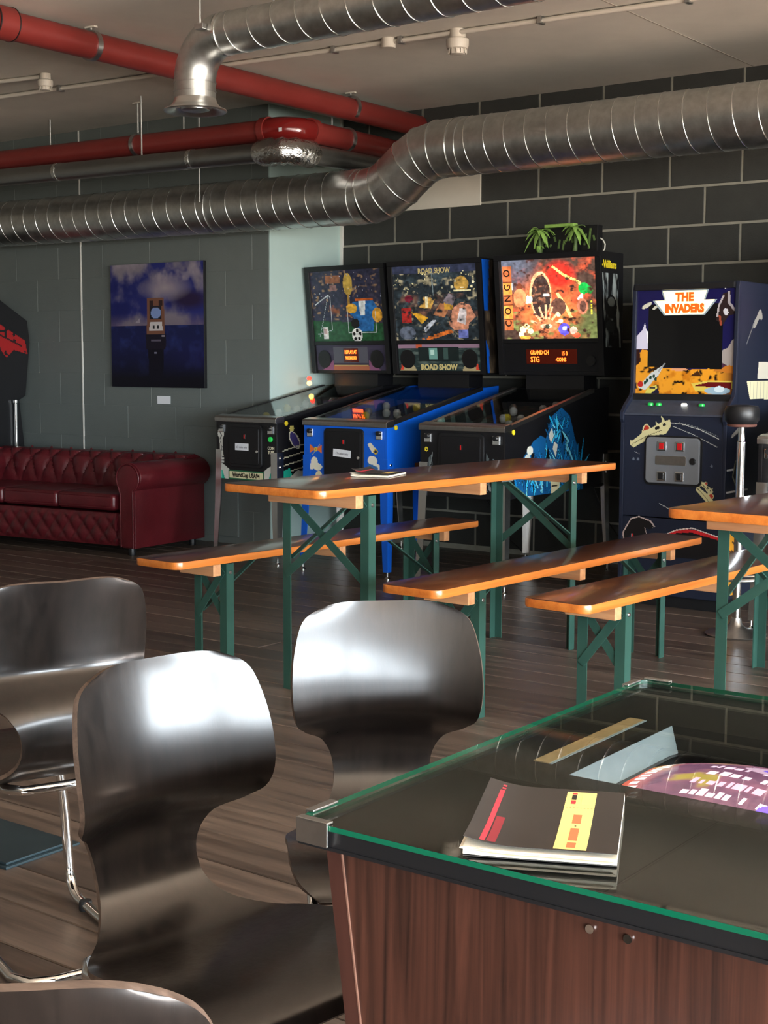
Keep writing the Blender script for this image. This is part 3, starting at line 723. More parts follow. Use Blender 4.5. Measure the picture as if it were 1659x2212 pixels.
# tapering rosewood body
def body_pt(sx, sy, z):
    k = (.70-z)*.14
    return ((.016+k) if sx < 0 else (GW-.016-k), .034 if sy < 0 else GL-.034, z)
b = MB(); zz = (.06, .7115)
q4 = ((-1, -1), (1, -1), (1, 1), (-1, 1))
vs = [body_pt(sx, sy, z) for z in zz for sx, sy in q4]+[(lambda p, sx=sx, sy=sy: (p[0]-sx*.016, p[1]-sy*.016, p[2]))(body_pt(sx, sy, z)) for z in zz for sx, sy in q4]
fs = []
for k in range(4):
    k2 = (k+1) % 4; fs += [(k, k2, k2+4, k+4), (k+8, k+12, k2+12, k2+8), (k+4, k2+4, k2+12, k+12), (k, k+8, k2+8, k2)]
b.add(vs, fs); b.build('body', M['rose'], t)
for s in (-1, 1):
    for sy in (-1, 1):
        b = MB(); vs = []
        yy = .0325 if sy < 0 else GL-.0325
        for z in zz:
            x = body_pt(s, sy, z)[0]
            vs += [(x-s*.0005, yy, z), (x+(-s)*.020, yy, z), (x+(-s)*.020, yy-sy*.006, z), (x-s*.0005, yy-sy*.006, z)]
        b.add(vs, [(0, 1, 2, 3), (7, 6, 5, 4), (0, 4, 5, 1), (1, 5, 6, 2), (2, 6, 7, 3), (3, 7, 4, 0)]); b.build('corner_strip', M['roseedge'], t)
        b = MB(); vs = []
        for z in zz:
            x = body_pt(s, sy, z)[0]-s*.0212
            vs += [(x-.0008, yy+sy*.0004, z), (x+.0008, yy+sy*.0004, z), (x+.001, yy-sy*.004, z), (x-.001, yy-sy*.004, z)]
        b.add(vs, [(0, 1, 2, 3), (7, 6, 5, 4), (0, 4, 5, 1), (1, 5, 6, 2), (2, 6, 7, 3), (3, 7, 4, 0)]); b.build('pale_inlay', M['inlay'], t)
MB().box(.15, GW-.15, .08, GL-.08, 0, .06).build('plinth', M['dark'], t)
for x in (.337, .377): MB().lathe([(.0045, 0), (.004, .0025), (.001, .004)], 12, (x, .031, .688), 'y').build('screw_head', M['chrome'], t, True)
for sx in (0, 1):
    for sy in (0, 1):
        b = MB(); X = lambda d: d if sx == 0 else GW-d
        Y = lambda d: d if sy == 0 else GL-d
        b.box(X(.004), X(.046), Y(-.004), Y(-.001), .716, .7425); b.box(X(.004), X(.046), Y(-.004), Y(.007), .7405, .7430)
        b.box(X(-.004), X(-.001), Y(.022), Y(.066), .716, .7425); b.box(X(-.004), X(.007), Y(.022), Y(.066), .7405, .7430)
        b.build('corner_clip', M['steel'], t, bevel=.0008)

# ================================================================== BROCHURES
def brochure(label, loc, rz, curl):
    o = thing('brochure', label, 'brochure', loc, rz)
    bw, bh = .150, .213
    def cz(u, v): return .0085+curl*(max(0, .35-u)**2*.12+(v < .4)*max(0, .4-v)**2*.04)
    MB().sheet(lambda u, v: (u*bw, v*bh, .0075+curl*.4*max(0, .3-u)**2*.05), 10, 6, .0062).build('page_block', M['paper'], o)
    for k in range(3):
        MB().sheet(lambda u, v: (u*bw-.0015*k, v*bh-.002*k-.001, .0080-.0016*k+curl*(.35+.2*k)*max(0, .35-u)**2*.10), 10, 6, .0004).build('loose_page', M['paper'], o)
    MB().sheet(lambda u, v: (u*bw, v*bh, cz(u, v)+.0006), 16, 12, .0005).build('front_cover', M['cover'], o, True)
    MB().box(0, bw, 0, bh, 0, .001).build('back_cover', M['cover'], o)
    def on(u0, u1, v0, v1, name, m, lift):
        return MB().grid(lambda a, c: (bw*(u0+(u1-u0)*a), bh*(v0+(v1-v0)*c), cz(u0+(u1-u0)*a, v0+(v1-v0)*c)+.0007+lift), 4, 14).build(name, m, o)
    on(.585, .80, .02, .955, 'yellow_band', M['yellow'], .0001)
    on(.10, .135, .02, .86, 'red_stripe', M['redink'], .0001); on(.108, .135, .88, .905, 'red_dash', M['redink'], .0001); on(.108, .135, .925, .95, 'red_dash', M['redink'], .0001)
    on(.145, .205, .03, .44, 'dull_red_lettering_block', mat('dull_red_ink', lin((130, 36, 46)), .6), .0001)
    for v0, v1 in ((.05, .14), (.17, .37), (.44, .58)): on(.665, .725, v0, v1, 'orange_lettering_block', M['orangeink'], .0002)
    on(.688, .70, .395, .41, 'dot', M['inkdark'], .0002)
    on(.625, .66, .75, .81, 'red_mark', M['redink'], .0002); on(.625, .66, .82, .90, 'dark_mark', M['inkdark'], .0002); on(.625, .66, .91, .94, 'red_mark', M['redink'], .0002)
    on(.70, .775, .74, .93, 'ochre_mark', M['goldink'], .0002)
    for k in range(8): on(.60+k*.025, .612+k*.025, .685, .692, 'perforation', M['orangeink'], .0002)
    return o
brochure('black-covered brochure with a yellow band lying on the glass-topped game table', (-.746, 1.128, .7408), .44, .55)
brochure('black brochure with curled corners lying on the middle beer table', (-3.32, 4.22, .7995), .30, 1.2)

# ================================================================== PINBALL MACHINES
def pinball(label, cx, cyv, rz, w, body, legm, hx=0., glow='glow_lo', back=None, panel=None, sideart=None, front=None, rail='dark', lite=True, dz=.690, dh=.335):
    o = thing('pinball_machine', label, 'pinball machine', (cx, cyv, 0), rz, 'pinball machines along the back wall')
    h = w/2; bm_ = M[body]
    side = [(0, .505), (0, .890), (.95, 1.085), (1.13, 1.10), (1.13, .535)]
    for s in (-1, 1):
        MB().prism(side, s*h, s*(h-.02), 'x').build('side_panel', bm_, o, bevel=.002)
    MB().box(-h+.02, h-.02, 0, .02, .505, .868).build('front_panel', bm_, o)
    MB().box(-h+.02, h-.02, 1.11, 1.13, .535, 1.09).build('back_panel', bm_, o)
    MB().box(-h+.02, h-.02, .02, 1.11, .51, .53).build('floor_panel', M['black'], o)
    # lockdown bar, rails, glass, playfield
    MB().prism([(-.012, .868), (-.014, .893), (-.004, .905), (.055, .914), (.062, .904), (.062, .872)], -h-.004, h+.004, 'x').build('lockdown_bar', M['steel'], o, bevel=.003)
    sl = (1.085-.890)/.95
    for s in (-1, 1):
        b = MB(); x0, x1 = s*(h+.003), s*(h-.026)
        p0, p1 = (.05, .903), (.95, .903+.90*sl+.004)
        b.prism([(p0[0], p0[1]-.022), (p0[0], p0[1]+.002), (p1[0], p1[1]+.002), (p1[0], p1[1]-.022)], x0, x1, 'x'); b.build('side_rail', M[rail], o, bevel=.002)
    MB().prism([(.06, .902), (.95, .902+.89*sl), (.95, .906+.89*sl), (.06, .906)], -h+.027, h-.027, 'x').build('playfield_glass', M['pinglass'], o)
    I = Ink(w-.05, .90, .012, (34, 58, 46)); nz = I.noise(7, 11+int(w*100), 3)
    I.blend((nz-.45)*3, (20, 32, 34)); I.blend((I.noise(12, 5, 2)-.62)*6, (96, 92, 70)); I.blend((I.noise(10, 8, 2)-.68)*7, (120, 60, 40)); I.blend((I.noise(14, 9, 2)-.66)*7, (130, 140, 134))
    I.build('playfield', M['print'], o, lambda u, v: ((u-.5)*(w-.05), .05+v*.90, .835+v*.90*sl*.8))
    rdm = random.Random(int(cx*100))
    for k in range(9):
        x, yy = rdm.uniform(-h+.07, h-.07), rdm.uniform(.25, .85)
        MB().lathe([(.012, 0), (.022, .012), (.024, .035), (.012, .05)], 10, (x, yy, .835+(yy-.05)*sl*.8)).build('bumper_cap', M[('redlamp' if k == 0 and lite else 'card' if k % 3 else 'yellowbtn')] if k else M['steel'], o, True)
    # coin door
    MB().prism([(x, z) for x, z in rrect(.300, dh, .028, 5, 0, dz)], -.012, .004, 'y').build('coin_door_frame', M['dark'], o, bevel=.003)
    d = MB().prism([(x, z) for x, z in rrect(.262, dh-.037, .016, 4, 0, dz)], -.017, -.008, 'y').build('coin_door', M['black'], o, bevel=.002)
    MB().box(-.018, .016, -.022, -.016, .765, .795).build('coin_slot', M['dark'], d, bevel=.002); MB().box(.004, .011, -.0235, -.0215, .768, .792).build('slot_light', M['redbtn'], d)
    MB().lathe([(.008, -.022), (.010, -.020), (.010, -.015)], 12, (.118, 0, .69), 'y').build('door_lock', M['chrome'], d, True)
    for s in (-1, 1):
        b = MB().box(s*(h-.075), s*(h-.032), -.010, .001, .800, .850); b.build('chrome_plate', M['chrome'], o, bevel=.004)
        MB().lathe([(.012, -.024), (.014, -.022), (.014, -.008)], 14, (s*(h-.054), 0, .836), 'y').build('plate_knob', M['dark'], o, True)
        MB().lathe([(.012, 0), (.0145, .003), (.0145, .007), (.010, .009)], 16, (0, 0, 0), 'x').build('flipper_button', M['yellowbtn'], o, True, loc=(s*h, .075, .868), rot=(0, 0, 0 if s > 0 else PI))
    # legs: folded steel angle, slightly splayed
    for s in (-1, 1):
        for yl, fb in ((.0, -1), (1.13, 1)):
            b = MB(); prof = [(0, 0), (-.056, 0), (-.056, .005), (-.0045, .005), (-.0045, .056), (0, .056)]
            vs = []
            for z, spx, spy, sc in ((.040, .020, .016, .62), (.35, .010, .008, .9), (.62, .005, .003, 1.), (.690, .005, .003, 1.)):
                for px_, py_ in prof: vs.append((s*(h+spx+px_*sc), yl+fb*(spy)-fb*py_*sc, z+(.0 if fb < 0 else .015)))
            n6 = 6; fs = [tuple(range(6)), tuple(range(18, 24))]
            for r_ in range(3):
                for k in range(6): fs.append((r_*6+k, r_*6+(k+1) % 6, (r_+1)*6+(k+1) % 6, (r_+1)*6+k))
            b.add(vs, fs); lg = b.build('leg', M[legm], o)
            fx, fy = s*(h+.020-.012), yl+fb*.016-fb*.012
            MB().lathe([(.006, .010), (.006, .048)], 10, (fx, fy, 0)).build('leveller', M['steel'], lg, True)
            MB().lathe([(.019, 0), (.019, .004), (.008, .014)], 16, (fx, fy, 0)).build('foot', M['chrome'], lg, True)
            for zb_ in (.60, .655): MB().lathe([(.010, -.004), (.009, .002), (.004, .006)], 12, (0, 0, 0), 'x').build('leg_bolt', M['chrome'], lg, True, loc=(s*(h+.006), yl-fb*.026, zb_), rot=(0, 0, 0 if s > 0 else PI))
    # backbox
    hw = .725; hh = hw/2
    MB().prism([(.935, 1.17), (.855, 1.88), (1.12, 1.88), (1.14, 1.17)], hx-hh, hx+hh, 'x').build('backbox', M['black'], o, bevel=.003)
    MB().box(hx-.20, hx+.20, .97, 1.12, 1.085, 1.18).build('backbox_neck', M['black'], o)
    def HP(u, v, off): return (hx+(u-.5)*hw, .935-.08*v-off, 1.17+v*.71)
    def fbar(u0, u1, v0, v1, d0, d1, name, m):
        b = MB(); b.add([HP(u0, v0, d0), HP(u1, v0, d0), HP(u1, v1, d0), HP(u0, v1, d0), HP(u0, v0, d1), HP(u1, v0, d1), HP(u1, v1, d1), HP(u0, v1, d1)],
                        [(0, 3, 2, 1), (4, 5, 6, 7), (0, 1, 5, 4), (1, 2, 6, 5), (2, 3, 7, 6), (3, 0, 4, 7)])
        return b.build(name, m, o, bevel=.002)
    fbar(0, 1, .955, 1, -.004, .016, 'head_trim', M['black']); fbar(0, .05, 0, .955, -.004, .016, 'head_trim', M['black']); fbar(.95, 1, 0, .955, -.004, .016, 'head_trim', M['black'])
    fbar(.05, .95, .268, .302, -.004, .012, 'head_trim', M['dark'])
    if back: back.build('backglass', M[glow], o, lambda u, v: HP(.05+u*.90, .302+v*.653, .002))
    else: fbar(.05, .95, .302, .955, -.004, .002, 'backglass', M['dark'])
    if panel: panel(o, HP, fbar)
    if sideart: sideart(o, h)
    if front: front(o, h)
    return o
def fr_rot(): return (PI/2, 0, 0)
def HR(): return (PI/2-math.atan2(-.08, .71)*1.0, 0, 0)
TILT = (PI/2+math.atan2(.08, .71), 0, 0)
def speakers(o, HP, fbar, art, glowm='print'):
    art.build('speaker_panel', M[glowm], o, lambda u, v: HP(.06+u*.88, .03+v*.235, .003))
    for u in (.165, .835):
        c = HP(u, .135, .004)
        sp = MB().lathe([(.058, 0), (.060, -.004), (.050, -.006), (.020, .0), (.004, -.003)], 28, (0, 0, 0), 'y').build('speaker', M['dark'], o, True, loc=c, rot=(math.atan2(.08, .71), 0, 0))
def note(o, x, z, wn, s, rot=0.):
    p = MB().box(-wn/2, wn/2, -.0008, 0, -.022, .022).build('paper_note', M['card'], o, loc=(x, -.0178, z), rot=(0, rot, 0))
    text('handwriting', s, .020, M['handink'], p, (0, -.0012, -.002), (PI/2, 0, 0), .0002, .9)

# --- football machine (left)
I = Ink(.65, .464, .0052, (42, 44, 66)); nz = I.noise(9, 21)
I.blend((nz-.45)*2.2, (64, 58, 74)); I.blend((I.noise(20, 22, 2)-.64)*6, (150, 120, 90))
I.poly([(0, 0), (1, 0), (1, .24), (0, .30)], (34, 82, 48)); I.blend((I.noise(6, 3)-.5)*1.6*(I.Y < .3), (24, 56, 36))
I.rect(.22, .82, .42, .93, (150, 96, 66)); I.rect(.27, .72, .37, .80, (140, 104, 100))
I.line([(.04, .52), (.24, .66), (.27, .62), (.27, .16)], .008, (196, 202, 206)); I.line([(.24, .66), (.08, .06)], .006, (170, 180, 184)); I.line([(.27, .16), (.05, .10)], .006, (170, 180, 184))
I.blend((I.noise(12, 40, 3)-.5)*3*((I.X > .25) & (I.X < .6) & (I.Y > .35) & (I.Y < .52)), (150, 84, 50))
I.ell(.53, .80, .065, .16, (200, 166, 76)); I.rect(.515, .48, .545, .66, (170, 130, 60))
I.poly([(.52, .40), (.58, .55), (.86, .57), (.96, .38), (.88, .36), (.84, .14), (.62, .14), (.58, .34)], (40, 104, 168)); I.poly([(.66, .56), (.76, .56), (.74, .36), (.68, .36)], (214, 220, 220))
I.ell(.56, .46, .075, .07, (224, 170, 62)); I.ell(.91, .36, .07, .10, (222, 160, 52)); I.rect(.62, .56, .86, .60, (190, 90, 34)); I.ell(.60, .25, .06, .07, (30, 30, 30))
I.rect(.50, .115, .505, .46, (180, 190, 190)); I.rect(.88, .11, .885, .42, (190, 196, 196)); I.rect(.50, .11, .885, .118, (180, 190, 190))
I.ell(.615, .085, .075, .10, (224, 226, 222))
for a in range(5): I.ell(.615+.045*math.cos(a*1.26+.3), .085+.06*math.sin(a*1.26+.3), .018, .025, (24, 24, 26))
for k in range(26): I.ell(random.random(), .6+.38*random.random(), .006, .009, (170, 176, 190))
I.rect(.135, .03, .205, .20, (214, 214, 212)); I.rect(.145, .10, .195, .18, (176, 150, 146))
I.a *= (.45+1.0*I.noise(26, 91, 2))[..., None]
wc_back = I
def wc_panel(o, HP, fbar):
    A = Ink(.64, .167, .006, (58, 52, 74)); A.blend((A.noise(5, 2)-.5)*2, (76, 66, 92)); A.poly([(.2, 0), (.8, 0), (.74, .22), (.26, .22)], (186, 110, 78)); A.poly([(.08, 0), (.24, 0), (.24, .4)], (150, 92, 130)); A.poly([(.92, 0), (.76, 0), (.76, .4)], (150, 92, 130))
    A.rect(.25, .30, .75, .92, (92, 92, 104)); A.line([(.26, .2), (.74, .2)], .012, (200, 170, 110))
    speakers(o, HP, fbar, A)
    fbar(.415, .60, .105, .235, .003, .006, 'dot_display', M['dmdbg'])
    for k, s in enumerate(('REPLAY AT', '900000000')):
        c = HP(.507, .198-.055*k, .0068); text('display_text', s, .034, M['dmd'], o, c, TILT, .0003, .66, bold=.0006)
def wc_front(o, h):
    note(o, -.02, .715, .125, '\u00a31 coins only')
    MB().lathe([(.014, -.012), (.016, -.010), (.016, 0)], 16, (h-.052, 0, .770), 'y').build('start_button', M['greenbtn'], o, True)
    for k, s in enumerate(('COIN', 'TUBS')): text('decal_text', s, .026, M['cream_ink'], o, (h-.050, -.002, .715-.026*k), fr_rot(), .0004, .9, bold=.0008)
    A = Ink(.556, .385, .0045)
    A.poly([(0, 0), (.36, 0), (.30, .10), (.16, .22), (.05, .30), (0, .30)], (206, 208, 200)); A.poly([(0, 0), (.14, 0), (.10, .14), (0, .22)], (34, 176, 150))
    A.poly([(1, 0), (.66, 0), (.72, .10), (.84, .22), (.95, .30), (1, .30)], (206, 208, 200)); A.poly([(1, 0), (.86, 0), (.90, .14), (1, .22)], (34, 176, 150))
    A.rect(.20, .0, .80, .165, (36, 104, 70)); A.rect(.22, .02, .78, .14, (230, 226, 184))
    # pale statue-like figure at the left
    A.ell(.075, .80, .055, .10, (206, 204, 194)); A.poly([(.04, .74), (.11, .74), (.10, .55), (.12, .40), (.055, .40), (.06, .56)], (198, 196, 186)); A.line([(.05, .83), (.09, .76), (.06, .70)], .012, (60, 60, 56)); A.line([(.07, .66), (.09, .50)], .012, (60, 60, 56))
    A.rect(.05, .34, .125, .37, (210, 208, 200)); A.rect(.05, .28, .125, .31, (210, 208, 200))
    A.build('front_decal', M['print'], o, lambda u, v: ((u-.5)*.556, -.0012, .507+v*.358))
    text('decal_text', 'WorldCup USA94', .040, M['inkdark'], o, (-.0, -.003, .536), fr_rot(), .0004, .84, bold=.0012)
def wc_side(o, h):
    A = Ink(.8, .44, .008)
    A.ell(.12, .90, .025, .05, (214, 200, 110)); A.ell(.15, .70, .05, .16, (214, 208, 180), .25); A.ell(.15, .70, .038, .135, (70, 62, 120), .25)
    for k in range(4): A.line([(.02, .42-.13*k+.10), (.30, .54-.13*k+.1)], .010, (206, 202, 176))
    A.line([(.24, .40), (.30, .52), (.36, .44), (.28, .34)], .012, (150, 150, 140)); A.poly([(.0, .0), (.0, .16), (.10, .22), (.12, .10), (.05, .0)], (34, 176, 150)); A.poly([(.06, 0), (.18, .18), (.38, .12), (.36, 0)], (196, 198, 190))
    A.m &= (A.X < .5)
    A.build('side_decal', M['print'], o, lambda u, v: (h+.0012, .03+u*.8, .512+v*.36))
    for k, m_ in enumerate(('redlamp', 'lamp')): MB().lathe([(.014, -.012), (.016, 0), (.010, .012)], 14, (-h+.03, .80, 1.135-.032*k), 'y').build('warning_lamp', M[m_], o, True)
pinball('black football pinball machine with a green turf backglass, left of the three', -5.965, 6.525, -.10, .560, 'black', 'legchrome', hx=.02, glow='glow_lo', back=wc_back, panel=wc_panel, sideart=wc_side, front=wc_front, dz=.722, dh=.270)

# --- blue roadworks machine (middle)
I = Ink(.65, .464, .0052, (34, 42, 48)); nz = I.noise(8, 31)
I.blend((nz-.48)*3, (62, 78, 86)); I.blend((I.noise(18, 32, 3)-.6)*5, (170, 160, 130)); I.rect(0, .90, 1, 1, (52, 58, 84))
for k in range(34): I.ell(random.random(), .62+.3*random.random(), .007, .009, (235, 225, 170))
I.blend((I.noise(7, 55, 3)-.5)*4*((I.Y > .3) & (I.Y < .62)), (120, 84, 70))
I.rect(.08, .24, .20, .44, (170, 40, 36)); I.ell(.18, .56, .055, .05, (120, 30, 50))
I.poly([(.20, .38), (.32, .22), (.40, .30), (.30, .36)], (214, 160, 44)); I.poly([(.30, .44), (.36, .58), (.50, .56), (.44, .42)], (206, 160, 78)); I.rect(.38, .44, .405, .58, (232, 220, 180))
I.poly([(.46, .34), (.56, .50), (.66, .44), (.60, .30)], (176, 116, 78)); I.rect(.60, .40, .70, .50, (200, 150, 54)); I.poly([(.58, .50), (.66, .62), (.74, .56), (.70, .46)], (132, 120, 128))
I.poly([(.36, .10), (.50, .26), (.46, .28), (.34, .16)], (190, 196, 206)); I.poly([(.30, .02), (.66, .14), (.70, .10), (.40, .0)], (200, 104, 40)); I.poly([(.36, 0), (.30, .06), (.44, .12)], (60, 66, 76))
I.poly([(.64, .20), (.70, .42), (.80, .50), (.90, .46), (.96, .30), (.88, .22), (.86, .10), (.74, .10)], (206, 140, 110)); I.poly([(.74, .24), (.78, .42), (.86, .40), (.84, .20)], (224, 214, 214)); I.rect(.75, .02, .86, .14, (110, 120, 190))
I.ell(.81, .74, .085, .10, (190, 150, 70)); I.rect(.72, .64, .92, .66, (255, 244, 190)); I.rect(.80, .68, .84, .70, (255, 250, 220))
for q in ((.70, .70), (.74, .78), (.93, .70), (.95, .76)): I.ell(q[0], q[1], .016, .018, (255, 246, 200))
I.ell(.14, .10, .10, .09, (92, 100, 116)); I.line([(.46, .98), (.48, .60)], .01, (120, 136, 140))
I.blend((I.noise(16, 93, 3)-.55)*5*((I.Y > .05) & (I.Y < .8)), (34, 40, 44)); I.a *= (.35+1.1*I.noise(24, 92, 2))[..., None]
rs_back = I
def rs_panel(o, HP, fbar):
    A = Ink(.64, .167, .006, (40, 54, 54)); A.blend((A.noise(7, 2)-.45)*3, (96, 110, 104)); A.rect(0, .86, 1, 1, (150, 120, 140)); A.poly([(.0, .0), (.22, .0), (.16, .4)], (176, 160, 120)); A.poly([(1, .0), (.78, .0), (.84, .4)], (176, 160, 120)); A.poly([(.02, .05), (.06, .05), (.04, .35)], (214, 70, 50)); A.poly([(.98, .05), (.94, .05), (.96, .35)], (214, 70, 50)); A.rect(.22, .86, .30, 1, (196, 90, 60))
    A.rect(.25, .36, .75, .88, (26, 36, 36)); A.rect(.385, .42, .49, .86, (110, 160, 150)); A.rect(.40, .60, .45, .80, (190, 225, 214)); A.rect(.56, .44, .62, .84, (60, 84, 80))
    speakers(o, HP, fbar, A, 'glow_lo')
    c = HP(.5, .060, .005); text('marquee_text', 'ROAD SHOW', .050, M['goldink'], o, c, TILT, .0008, .92, bold=.0022)
    c = HP(.5, .905, .004); text('backglass_text', 'ROAD SHOW', .044, M['goldink'], o, c, TILT, .0005, .92, bold=.0012)
def rs_front(o, h):
    note(o, -.005, .712, .135, '\u00a31 coins only', .06)
    A = Ink(.585, .355, .0045, (14, 92, 205))
    A.poly([(.04, .70), (.12, .62), (.04, .56)], (224, 112, 50)); A.poly([(.20, .70), (.12, .62), (.20, .56)], (224, 112, 50)); A.ell(.12, .62, .022, .035, (214, 190, 60)); A.ell(.12, .62, .010, .016, (30, 50, 80)); A.line([(.07, .52), (.17, .70)], .007, (190, 170, 80))
    for q in ((.10, .40, .05, .09), (.14, .33, .065, .06), (.065, .33, .04, .05)): A.ell(*q, (226, 224, 206))
    A.ell(.16, .18, .045, .085, (216, 212, 176)); A.poly([(.10, .0), (.22, .0), (.20, .07), (.12, .07)], (220, 160, 120)); A.rect(.24, .0, .34, .03, (226, 200, 180))
    A.poly([(.80, .74), (.83, .78), (.92, .66), (.86, .60)], (216, 210, 190)); A.ell(.90, .63, .028, .045, (190, 160, 40)); A.ell(.90, .63, .016, .026, (30, 40, 70))
    A.ell(.86, .48, .06, .08, (228, 226, 214)); A.poly([(.80, .50), (.98, .40), (.99, .30), (.82, .36)], (228, 226, 214)); A.poly([(.81, .18), (.81, .44), (.93, .38), (.94, .20)], (60, 110, 170)); A.ell(.875, .30, .04, .05, (214, 120, 70)); A.ell(.875, .14, .048, .085, (220, 218, 190))
    A.build('front_decal', M['print'], o, lambda u, v: ((u-.5)*.585, -.0012, .507+v*.355))
def rs_side(o, h):
    A = Ink(1.0, .45, .010)
    A.rect(.40, .12, .62, .30, (92, 62, 48)); A.rect(.22, .06, .40, .36, (120, 78, 52)); A.poly([(.46, .30), (.60, .30), (.58, .74), (.50, .66)], (96, 76, 66)); A.ell(.30, .06, .05, .08, (40, 34, 32)); A.ell(.55, .06, .05, .08, (40, 34, 32)); A.line([(.25, .22), (.58, .22)], .012, (190, 150, 90))
    A.build('side_decal', M['print'], o, lambda u, v: (h+.0012, .05+u*.95, .515+v*.40))
    hh = .3625
    # painted side of the backbox: blue front strip with tree-bark art behind
    B = Ink(.24, .70, .008, (52, 44, 38)); B.blend((B.noise(6, 8)-.45)*3, (128, 110, 88)); B.poly([(0, .55), (.22, .55), (.42, 1), (0, 1)], (14, 92, 205)); B.poly([(0, .0), (.12, .0), (.16, .2), (0, .3)], (14, 92, 205)); B.blend(np.clip((B.X-.45)*4, 0, 1), (20, 20, 22))
    B.build('backbox_side_art', M['print'], o, lambda u, v: (.0+hh+.001, .937-.08*v+u*.19, 1.18+v*.69))
pinball('blue-sided roadworks pinball machine with blue legs, between two black ones', -5.125, 6.455, -.03, .635, 'blue', 'blue', glow='glow_mid', back=rs_back, panel=rs_panel, sideart=rs_side, front=rs_front)

# --- jungle machine (right), brightly lit
I = Ink(.65, .464, .0048, (70, 52, 44)); nz = I.noise(7, 41, 5)
I.blend(np.clip(1-np.hypot((I.X-.5)/.42, (I.Y-.42)/.5), 0, 1)*2.2, (214, 110, 60)); I.blend((nz-.5)*4, (190, 78, 50)); I.blend(np.clip((I.Y-.55)*2.5, 0, 1)*np.clip((.45-I.X)*4, 0, 1), (86, 90, 104))
I.blend((I.noise(12, 43, 3)-.55)*5*(I.Y < .35), (120, 124, 70)); I.blend(np.clip((I.X-.68)*4, 0, 1)*np.clip((.5-I.Y)*3, 0, 1), (96, 104, 60))
I.blend(np.clip(1-np.hypot((I.X-.62)/.20, (I.Y-.78)/.22), 0, 1)*2, (206, 44, 32)); I.line([(.56, .90), (.66, .80), (.72, .76), (.80, .72), (.86, .64)], .022, (255, 214, 110)); I.line([(.60, .56), (.68, .40), (.74, .24)], .030, (255, 190, 120))
I.ell(.42, .56, .115, .29, (240, 168, 120)); I.ell(.425, .54, .098, .265, (58, 44, 40)); I.blend((I.noise(22, 44, 3)-.55)*5*(np.hypot((I.X-.425)/.098, (I.Y-.54)/.265) < 1), (150, 96, 70))
I.ell(.28, .50, .055, .05, (255, 246, 226), .6); I.ell(.48, .55, .035, .018, (255, 244, 226)); I.ell(.10, .64, .024, .075, (255, 250, 236), -.2); I.poly([(.80, .50), (.86, .58), (.86, .48), (.82, .44)], (255, 236, 214))
I.ell(.20, .66, .035, .05, (110, 56, 36)); I.ell(.20, .52, .07, .12, (232, 130, 84)); I.ell(.60, .40, .08, .11, (96, 64, 52)); I.ell(.85, .40, .055, .10, (190, 110, 84)); I.ell(.855, .40, .034, .07, (90, 60, 50))
I.ell(.87, .62, .055, .07, (24, 150, 60)); I.ell(.93, .60, .03, .05, (40, 120, 50))
for a in range(7): I.line([(.47, .16), (.47+.16*math.cos(.25+a*.44), .16+.26*math.sin(.25+a*.44))], .020, (236, 172, 130))
I.ell(.47, .16, .115, .085, (222, 120, 78)); I.ell(.47, .16, .065, .03, (244, 190, 150)); I.ell(.48, .155, .022, .035, (60, 64, 50))
for q in ((.22, .12, .035), (.26, .16, .03), (.30, .10, .03), (.60, .30, .022), (.62, .22, .025), (.20, .06, .03)): I.ell(q[0], q[1], q[2], q[2]*1.2, (255, 236, 170))
I.ell(.655, .12, .060, .075, (90, 80, 236)); I.ell(.66, .13, .024, .03, (214, 214, 255)); I.ell(.75, .10, .04, .05, (250, 170, 150)); I.ell(.78, .04, .04, .03, (240, 90, 60)); I.ell(.24, .02, .06, .025, (255, 150, 60))
I.rect(.022, .11, .118, .93, (176, 92, 52)); I.rect(.022, .57, .118, .72, (240, 130, 56)); I.rect(.022, .26, .118, .44, (244, 136, 60))
for v in (.26, .44, .57, .73): I.rect(.022, v-.008, .118, v+.002, (90, 40, 24))
for k in range(5): I.rect(.93, .30+k*.035, .945, .322+k*.035, (246, 226, 60))
I.rect(0, 0, .012, 1, (30, 26, 24))
I.blend((I.noise(18, 95, 3)-.60)*6*(I.X > .14), (60, 36, 30)); I.a *= (.5+1.0*I.noise(30, 94, 2))[..., None]
cg_back = I
def cg_panel(o, HP, fbar):
    fbar(.06, .94, .03, .262, -.002, .003, 'speaker_panel', M['black'])
    fbar(.27, .75, .095, .215, .003, .007, 'dot_display', M['dmdbg'])
    for k, (s, u, sz) in enumerate((('GRAND CH', .40, .034), ('15 0', .635, .032), ('STG', .355, .048), ('-COINS', .60, .030))):
        c = HP(u, (.187, .178, .128, .128)[k], .0078); text('display_text', s, sz, M['dmd'], o, c, TILT, .0003, .72, bold=.0009)
    for k, s in enumerate('CONGO'):
        v = (.20, .36, .52, .66, .84)[k]
        c = HP(.05+.90*.07, .302+v*.653, .003); text('backglass_letter', s, .062, M['inkdark'], o, c, (TILT[0], -PI/2*0-0, 0) if False else TILT, .0003, .9, bold=.001).rotation_euler = (Matrix.Rotation(TILT[0], 3, 'X') @ Matrix.Rotation(PI/2, 3, 'Z')).to_euler()
    MB().lathe([(.022, 0), (.03, -.004), (.03, -.010)], 16, HP(.88, .12, .004), 'y').build('speaker', M['dark'], o, True)
def cg_front(o, h):
    A = Ink(.55, .35, .0045)
    for x0 in (.09, .86):
        for k in range(26):
            x, y0 = x0+random.uniform(-.055, .055), random.uniform(.02, .5); A.line([(x, y0), (x+random.uniform(-.03, .03), y0+random.uniform(.06, .2))], random.uniform(.006, .014), random.choice(((96, 108, 112), (60, 74, 80), (124, 130, 130))))
    A.ell(.07, .72, .022, .035, (222, 200, 50)); A.ell(.07, .72, .010, .016, (40, 36, 20))
    A.build('front_decal', M['print'], o, lambda u, v: ((u-.5)*.55, -.0012, .51+v*.35))
